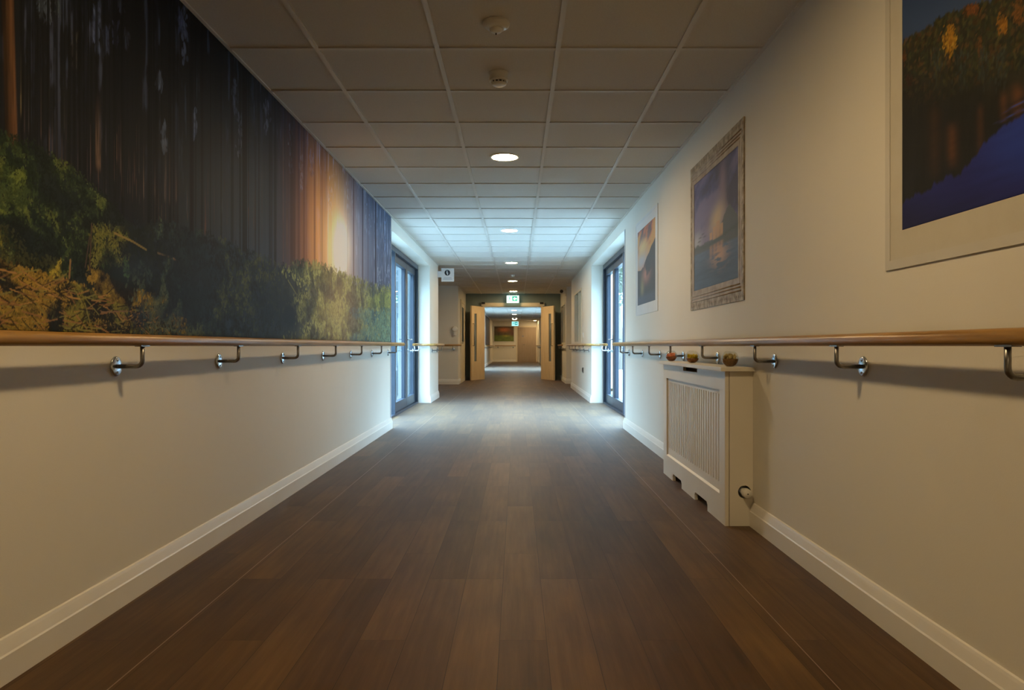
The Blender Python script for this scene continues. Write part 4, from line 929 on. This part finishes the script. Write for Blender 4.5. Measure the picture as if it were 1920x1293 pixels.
isl = np.interp(U, [0, 0.25, 0.45, 0.6, 0.72, 0.8, 0.9, 1.0], [0.60, 0.60, 0.60, 0.52, 0.42, 0.40, 0.47, 0.55]) + (fbm(U*16, V_*2, 3, 3)-0.5)*0.06
im_ = sst(V_, isl-0.006, isl+0.006)*(1-sst(V_, 0.655+0.02*U, 0.675+0.03*U)); img[:] = mixc(img, (84, 96, 104), im_*0.95)
for (u0, v0, v1, wd) in ((0.36, 0.54, 0.60, 0.03), (0.44, 0.50, 0.61, 0.035), (0.52, 0.47, 0.61, 0.04), (0.60, 0.51, 0.61, 0.035)):
    img[:] = mixc(img, (206, 170, 136), (np.abs(U-u0) < wd)*(V_ > v0)*(V_ < v1)*0.85); img[:] = mixc(img, (190, 152, 132), np.exp(-((U-u0)/wd)**2)*sst(V_, 0.64, 0.66)*(1-sst(V_, 0.70, 0.80))*0.7)
img[:] = mixc(img, (70, 86, 92), np.exp(-((V_-0.615-0.02*np.sin(U*5))/0.018)**2)*0.8)
for (u0, v0) in ((0.12, 0.53), (0.18, 0.51), (0.1, 0.56), (0.22, 0.54)): img[:] = mixc(img, (64, 64, 84), np.exp(-(((U-u0)/0.035)**2+((V_-v0)/0.006)**2)))
print_mesh('picture_print', iX, ys_, zs_, img*1.1*0.85+np.array([0.07,0.075,0.085]), print_mat('cloud_lake_print', 0.65, 0.2), r, 0.003, -1)

# picture 3: sunset over a mountain lake, pale frame
r = thing('framed_picture', 'pale framed orange sunset picture, nearest the right glazed door', 'picture', (XR, 6.9, 1.7), 'framed pictures on the right wall')
obj('frame', frame_bm(XR, -1, 6.34, 7.50, 1.25, 2.19, 0.02, 0.02, 0.005), m_paleframe, r)
obj('mount', frame_bm(XR, -1, 6.36, 7.48, 1.27, 2.17, 0.09, 0.08, 0.0035), m_paleframe, r)
ys_, zs_ = grid(6.45, 7.39, 1.35, 2.09, 0.006); cv = Canvas(ys_, zs_); Yg, Zg = cv.Y, cv.Z; img = cv.img
U = (7.39-Yg)/0.94; V_ = (2.09-Zg)/0.74
cl = fbm(U*3, V_*7+U*3, 44, 5)
img[:] = s2l((226, 170, 96)); img[:] = mixc(img, (214, 120, 84), sst(cl, 0.45, 0.6)); img[:] = mixc(img, (120, 92, 92), sst(cl, 0.56, 0.7)); img[:] = mixc(img, (190, 196, 206), np.exp(-(((U-0.25)/0.35)**2+((V_-0.42)/0.12)**2))*0.9)
img[:] = mixc(img, (240, 214, 150), np.exp(-(((U-0.3)/0.3)**2+((V_-0.24)/0.1)**2))*0.8)
mt = np.interp(U, [0, 0.2, 0.35, 0.6, 0.8, 1.0], [0.52, 0.54, 0.52, 0.40, 0.30, 0.24]) + (fbm(U*9, V_*2, 6, 3)-0.5)*0.05
img[:] = mixc(img, (72, 78, 84), sst(V_, mt-0.005, mt+0.008)); 
img[:] = mixc(img, (196, 140, 120), np.exp(-(((U-0.5)/0.2)**2+((V_-0.63)/0.1)**2))*1.0*sst(cl, 0.3, 0.5)); img[:] = mixc(img, (168, 160, 110), np.exp(-(((U-0.28)/0.1)**2+((V_-0.78)/0.12)**2))*0.7)
img[:] = mixc(img, (88, 100, 116), sst(V_, 0.84, 0.93)*0.8)
print_mesh('picture_print', XR-0.003, ys_, zs_, img*0.8+np.array([0.06,0.07,0.08]), print_mat('sunset_print', 0.65, 0.2), r, 0.0025, -1)

# distant pictures
r = thing('framed_picture', 'small distant landscape picture on the end wall above its handrail', 'picture', (-0.8, YEND, 1.7))
bm = B(); Yw = YEND
x0_, x1_ = -1.40, -0.12
box(bm, x0_, x1_, Yw-0.02, Yw, 1.16, 1.22); box(bm, x0_, x1_, Yw-0.02, Yw, 2.10, 2.16); box(bm, x0_, x0_+0.06, Yw-0.02, Yw, 1.22, 2.10); box(bm, x1_-0.06, x1_, Yw-0.02, Yw, 1.22, 2.10)
obj('frame', bm, m_frameprint, r)
xs_, zs_ = grid(-1.34, -0.18, 1.22, 2.10, 0.02); XX, ZZ = np.meshgrid(xs_, zs_); U = (XX+1.34)/1.16; V_ = (2.10-ZZ)/0.88
img = np.zeros(XX.shape+(3,)); img[:] = s2l((84, 74, 48)); img = mixc(img, (190, 108, 58), np.exp(-(((U-0.5)/0.28)**2+((V_-0.22)/0.14)**2))*0.9); img = mixc(img, (96, 110, 44), sst(V_, 0.55, 0.65)); img = mixc(img, (150, 140, 50), np.exp(-(((U-0.6)/0.15)**2+((V_-0.62)/0.07)**2))*0.8)
img = mixc(img, (96, 54, 44), np.exp(-(((U-0.92)/0.12)**2+((V_-0.45)/0.2)**2))*0.8); img *= (0.7+0.6*fbm(U*9, V_*9, 3, 3))[..., None]
print_mesh('picture_print', Yw-0.008, xs_, zs_, img, print_mat('far_print', 0.5), r, 0.007, -1 if False else -1, facing='y')
r = thing('wall_mural', 'distant dark blue mural panel on left wall beyond second glazed door', 'mural', (XL, 36, 1.7))
ys_, zs_ = grid(33.2, 38.8, 0.99, 2.36, 0.05); YY, ZZ = np.meshgrid(ys_, zs_); img = np.zeros(YY.shape+(3,)); img[:] = s2l((48, 58, 76)); img = mixc(img, (96, 76, 84), sst(YY, 36.8, 37.6)); img *= (0.5+fbm(YY*3, ZZ*2, 2, 3))[..., None]
print_mesh('mural_print', XL+0.006, ys_, zs_, img, print_mat('far_mural_print', 0.5), r, 0.005, 1)
# PRINTS_END

# ------------------------------------------------------------ outside
bm = B(); box(bm, -40, XL-T, -30, 90, -0.25, -0.06); box(bm, XR+T, 40, -30, 90, -0.25, -0.06); o = obj('ground', bm, m_paving); o['kind'] = 'structure'
# tree and low boundary wall seen through the right glazed door
r = thing('garden_tree', 'dark tree outside seen through the right glazed door', 'tree', (4.4, 31, -0.06))
bm = B(); tube(bm, [(4.4, 31, -0.06), (4.45, 31, 1.3), (4.38, 31.1, 2.6)], [0.14, 0.11, 0.07], 12); obj('trunk', bm, m_bark, r)
bm = B(); rt = random.Random(8)
for k in range(900):
    a = rt.random()*2*PI; ph = rt.uniform(-1, 1); q = 1.25*rt.random()**0.4
    c = Vector((4.4+q*math.cos(a)*math.sqrt(1-ph*ph), 31+q*math.sin(a)*math.sqrt(1-ph*ph), 3.9+q*ph*1.1)); s_ = rt.uniform(0.06, 0.15)
    n_ = Vector((rt.gauss(0,1), rt.gauss(0,1), rt.gauss(0,1))).normalized(); u, v = frame_of(n_)
    bm.faces.new([bm.verts.new(c+u*s_), bm.verts.new(c+v*s_*0.6), bm.verts.new(c-u*s_), bm.verts.new(c-v*s_*0.6)])
obj('foliage', bm, m_leaf, r, recalc=False)
r = thing('garden_fence', 'pale slatted fence outside seen through the right glazed door', 'fence', (5, 34, -0.06))
bm = B()
for k in range(6): box(bm, 2.4, 10, 34, 34.03, 0.15+k*0.27, 0.37+k*0.27)
obj('slats', bm, m_render, r)
for k in range(5):
    bm = B(); box(bm, 2.4+k*1.8, 2.5+k*1.8, 34.03, 34.12, -0.06, 1.9); obj('post', bm, m_bark, r)
r = thing('outbuilding', 'pale rendered building outside beyond the fence', 'building', (8, 50, -0.06))
bm = B(); box(bm, 3.6, 16, 50, 56, -0.06, 5.4); obj('wall', bm, m_render, r)
bm = B(); prismx(bm, [(49.6, 5.4), (53, 7.4), (56.4, 5.4)], 3.3, 16.3); obj('roof', bm, m_bark, r)
for k in range(3):
    bm = B(); box(bm, 5+k*3.4, 6.4+k*3.4, 49.97, 50.02, 1.2, 2.6); obj('window', bm, m_roomglass, r)
